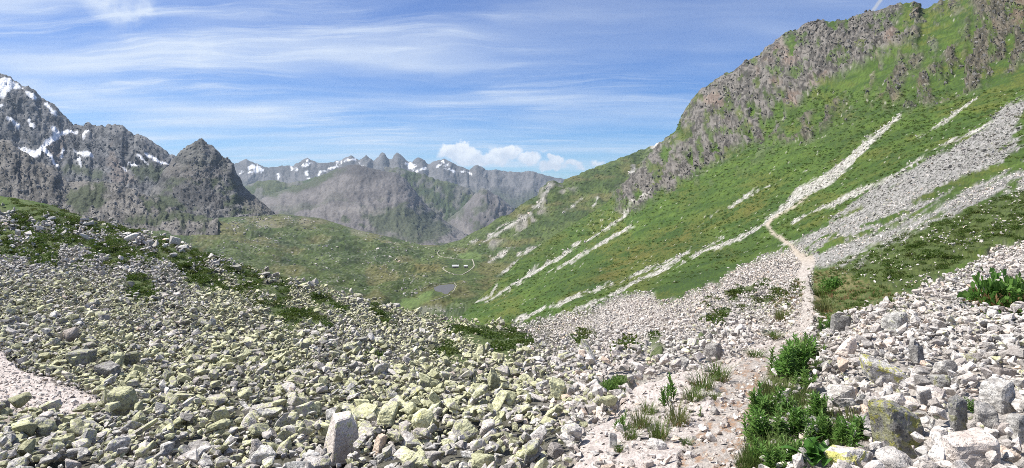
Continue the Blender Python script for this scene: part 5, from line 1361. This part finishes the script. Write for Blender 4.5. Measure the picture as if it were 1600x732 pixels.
nz = q.noise(q.n('ShaderNodeNewGeometry').outputs['Position'], 0.6, 3); bp = q.n('ShaderNodeBump'); bp.inputs['Strength'].default_value = 0.3; q.link(nz, bp.inputs['Height']); q.link(bp.outputs[0], b.inputs['Normal'])
def flat_poly(name, pix, z, mat, label):
    vs = [tuple(px2w(x, y, z * F / (HY - y))) for x, y in pix]
    n_ = len(vs); vs += [(v[0], v[1], v[2] - 1.5) for v in vs]
    me = bpy.data.meshes.new(name); me.from_pydata(vs, [], [tuple(range(n_))] + [(i, (i + 1) % n_, n_ + (i + 1) % n_, n_ + i) for i in range(n_)]); me.update(); me.materials.append(mat)
    o = bpy.data.objects.new(name, me); COL.objects.link(o); o['kind'] = 'structure'; o['label'] = label
flat_poly('pond', pond_px, pz, wm, 'small dark grey pond on the flat valley floor')
ribbon('shore', V, [(655, 452), (668, 449), (677, 447.5), (687, 444.8), (701, 442.8), (710, 442.4), (713, 447), (709, 455), (702, 461.5), (694, 464.5), (684, 468), (672, 471)], 1.0, plain('silt', (0.34, 0.32, 0.27)), 0.3, 'thin pale shoreline round the dark pond')

def hut(cx, cy, L, D_, H, rz, label, wins):
    p, n, ok = V.at(cx, cy + 1.0)
    wall_m = MATS.get('hut_wall') or plain('hut_wall', (0.33, 0.30, 0.26)); roof_m = MATS.get('hut_roof') or plain('hut_roof', (0.50, 0.50, 0.50), 0.5); dk = MATS.get('hut_window') or plain('hut_window', (0.05, 0.05, 0.055), 0.3); wd = MATS.get('hut_door') or plain('hut_door', (0.16, 0.09, 0.05))
    root = empty('mountain_hut', p[0], label, 'hut', 'huts on the valley floor'); root.rotation_euler = (0, 0, rz)
    def mesh(name, vs, fs, m):
        me = bpy.data.meshes.new(name); me.from_pydata(vs, [], fs); me.update(); me.materials.append(m); return me
    def box(x0, x1, y0, y1, z0, z1):
        return [(x0, y0, z0), (x1, y0, z0), (x1, y1, z0), (x0, y1, z0), (x0, y0, z1), (x1, y0, z1), (x1, y1, z1), (x0, y1, z1)], [(0, 1, 2, 3), (4, 7, 6, 5), (0, 4, 5, 1), (1, 5, 6, 2), (2, 6, 7, 3), (3, 7, 4, 0)]
    rh = D_ * 0.32
    vs, fs = box(-L / 2, L / 2, -D_ / 2, D_ / 2, -1.5, H)
    vs += [(-L / 2, 0, H + rh), (L / 2, 0, H + rh)]; fs = [fs[0]] + fs[2:] + [(4, 7, 8), (5, 9, 6)]
    child('wall', mesh('wall', vs, fs, wall_m), root)
    e = 0.45; z0 = H - e * 0.64 * rh / (D_ / 2); vs = []
    for x in (-L / 2 - e, L / 2 + e):
        vs += [(x, -D_ / 2 - e, z0 + .05), (x, 0, H + rh + .05), (x, D_ / 2 + e, z0 + .05), (x, D_ / 2 + e, z0 + .25), (x, 0, H + rh + .27), (x, -D_ / 2 - e, z0 + .25)]
    fs = [(i, (i + 1) % 6, 6 + (i + 1) % 6, 6 + i) for i in range(6)] + [(0, 5, 4, 1), (1, 4, 3, 2), (6, 7, 10, 11), (7, 8, 9, 10)]
    roof = child('roof', mesh('roof', vs, fs, roof_m), root)
    vs, fs = box(L * .22, L * .22 + .7, -.35, .35, H + rh - .2, H + rh + 1.0); child('chimney', mesh('chimney', vs, fs, wall_m), roof)
    vs, fs = box(-.5, .5, -D_ / 2 - .06, -D_ / 2 + .05, 0, 2.0); child('door', mesh('door', vs, fs, wd), root)
    vs, fs = box(-.5, .5, -D_ / 2 - .05, -D_ / 2 + .05, 1.0, 1.9); wmesh = mesh('window', vs, fs, dk)
    for x in wins: child('window', wmesh, root, (x, 0, 0))
hut(711.5, 418.0, 9.0, 5.5, 2.6, 0.12, 'long stone mountain hut with a pale roof inside the road loop', (-3.2, -1.7, 1.8, 3.2))
hut(728.0, 417.6, 5.0, 4.0, 2.3, -0.2, 'small hut right of the long mountain hut', (1.6,))

# ------------------------------------------------------------------ air
hz = bpy.data.materials.new('air'); hz.use_nodes = True; hz.node_tree.nodes.clear()
q = NT(hz.node_tree); out = q.n('ShaderNodeOutputMaterial'); pv = q.n('ShaderNodeVolumePrincipled')
pv.inputs['Color'].default_value = (0.66, 0.82, 1.0, 1); pv.inputs['Density'].default_value = 3.4e-5; pv.inputs['Anisotropy'].default_value = 0.1
q.link(pv.outputs[0], out.inputs['Volume'])
bm = bmesh.new(); bmesh.ops.create_cube(bm, size=1.0); me = bpy.data.meshes.new('haze'); bm.to_mesh(me); bm.free(); me.materials.append(hz)
o = bpy.data.objects.new('haze', me); o.scale = (44100, 44100, 901 + 1100); o.location = (0, 0, (1100 - 901) / 2); COL.objects.link(o); o['kind'] = 'stuff'; o['label'] = 'thin blue mountain haze'
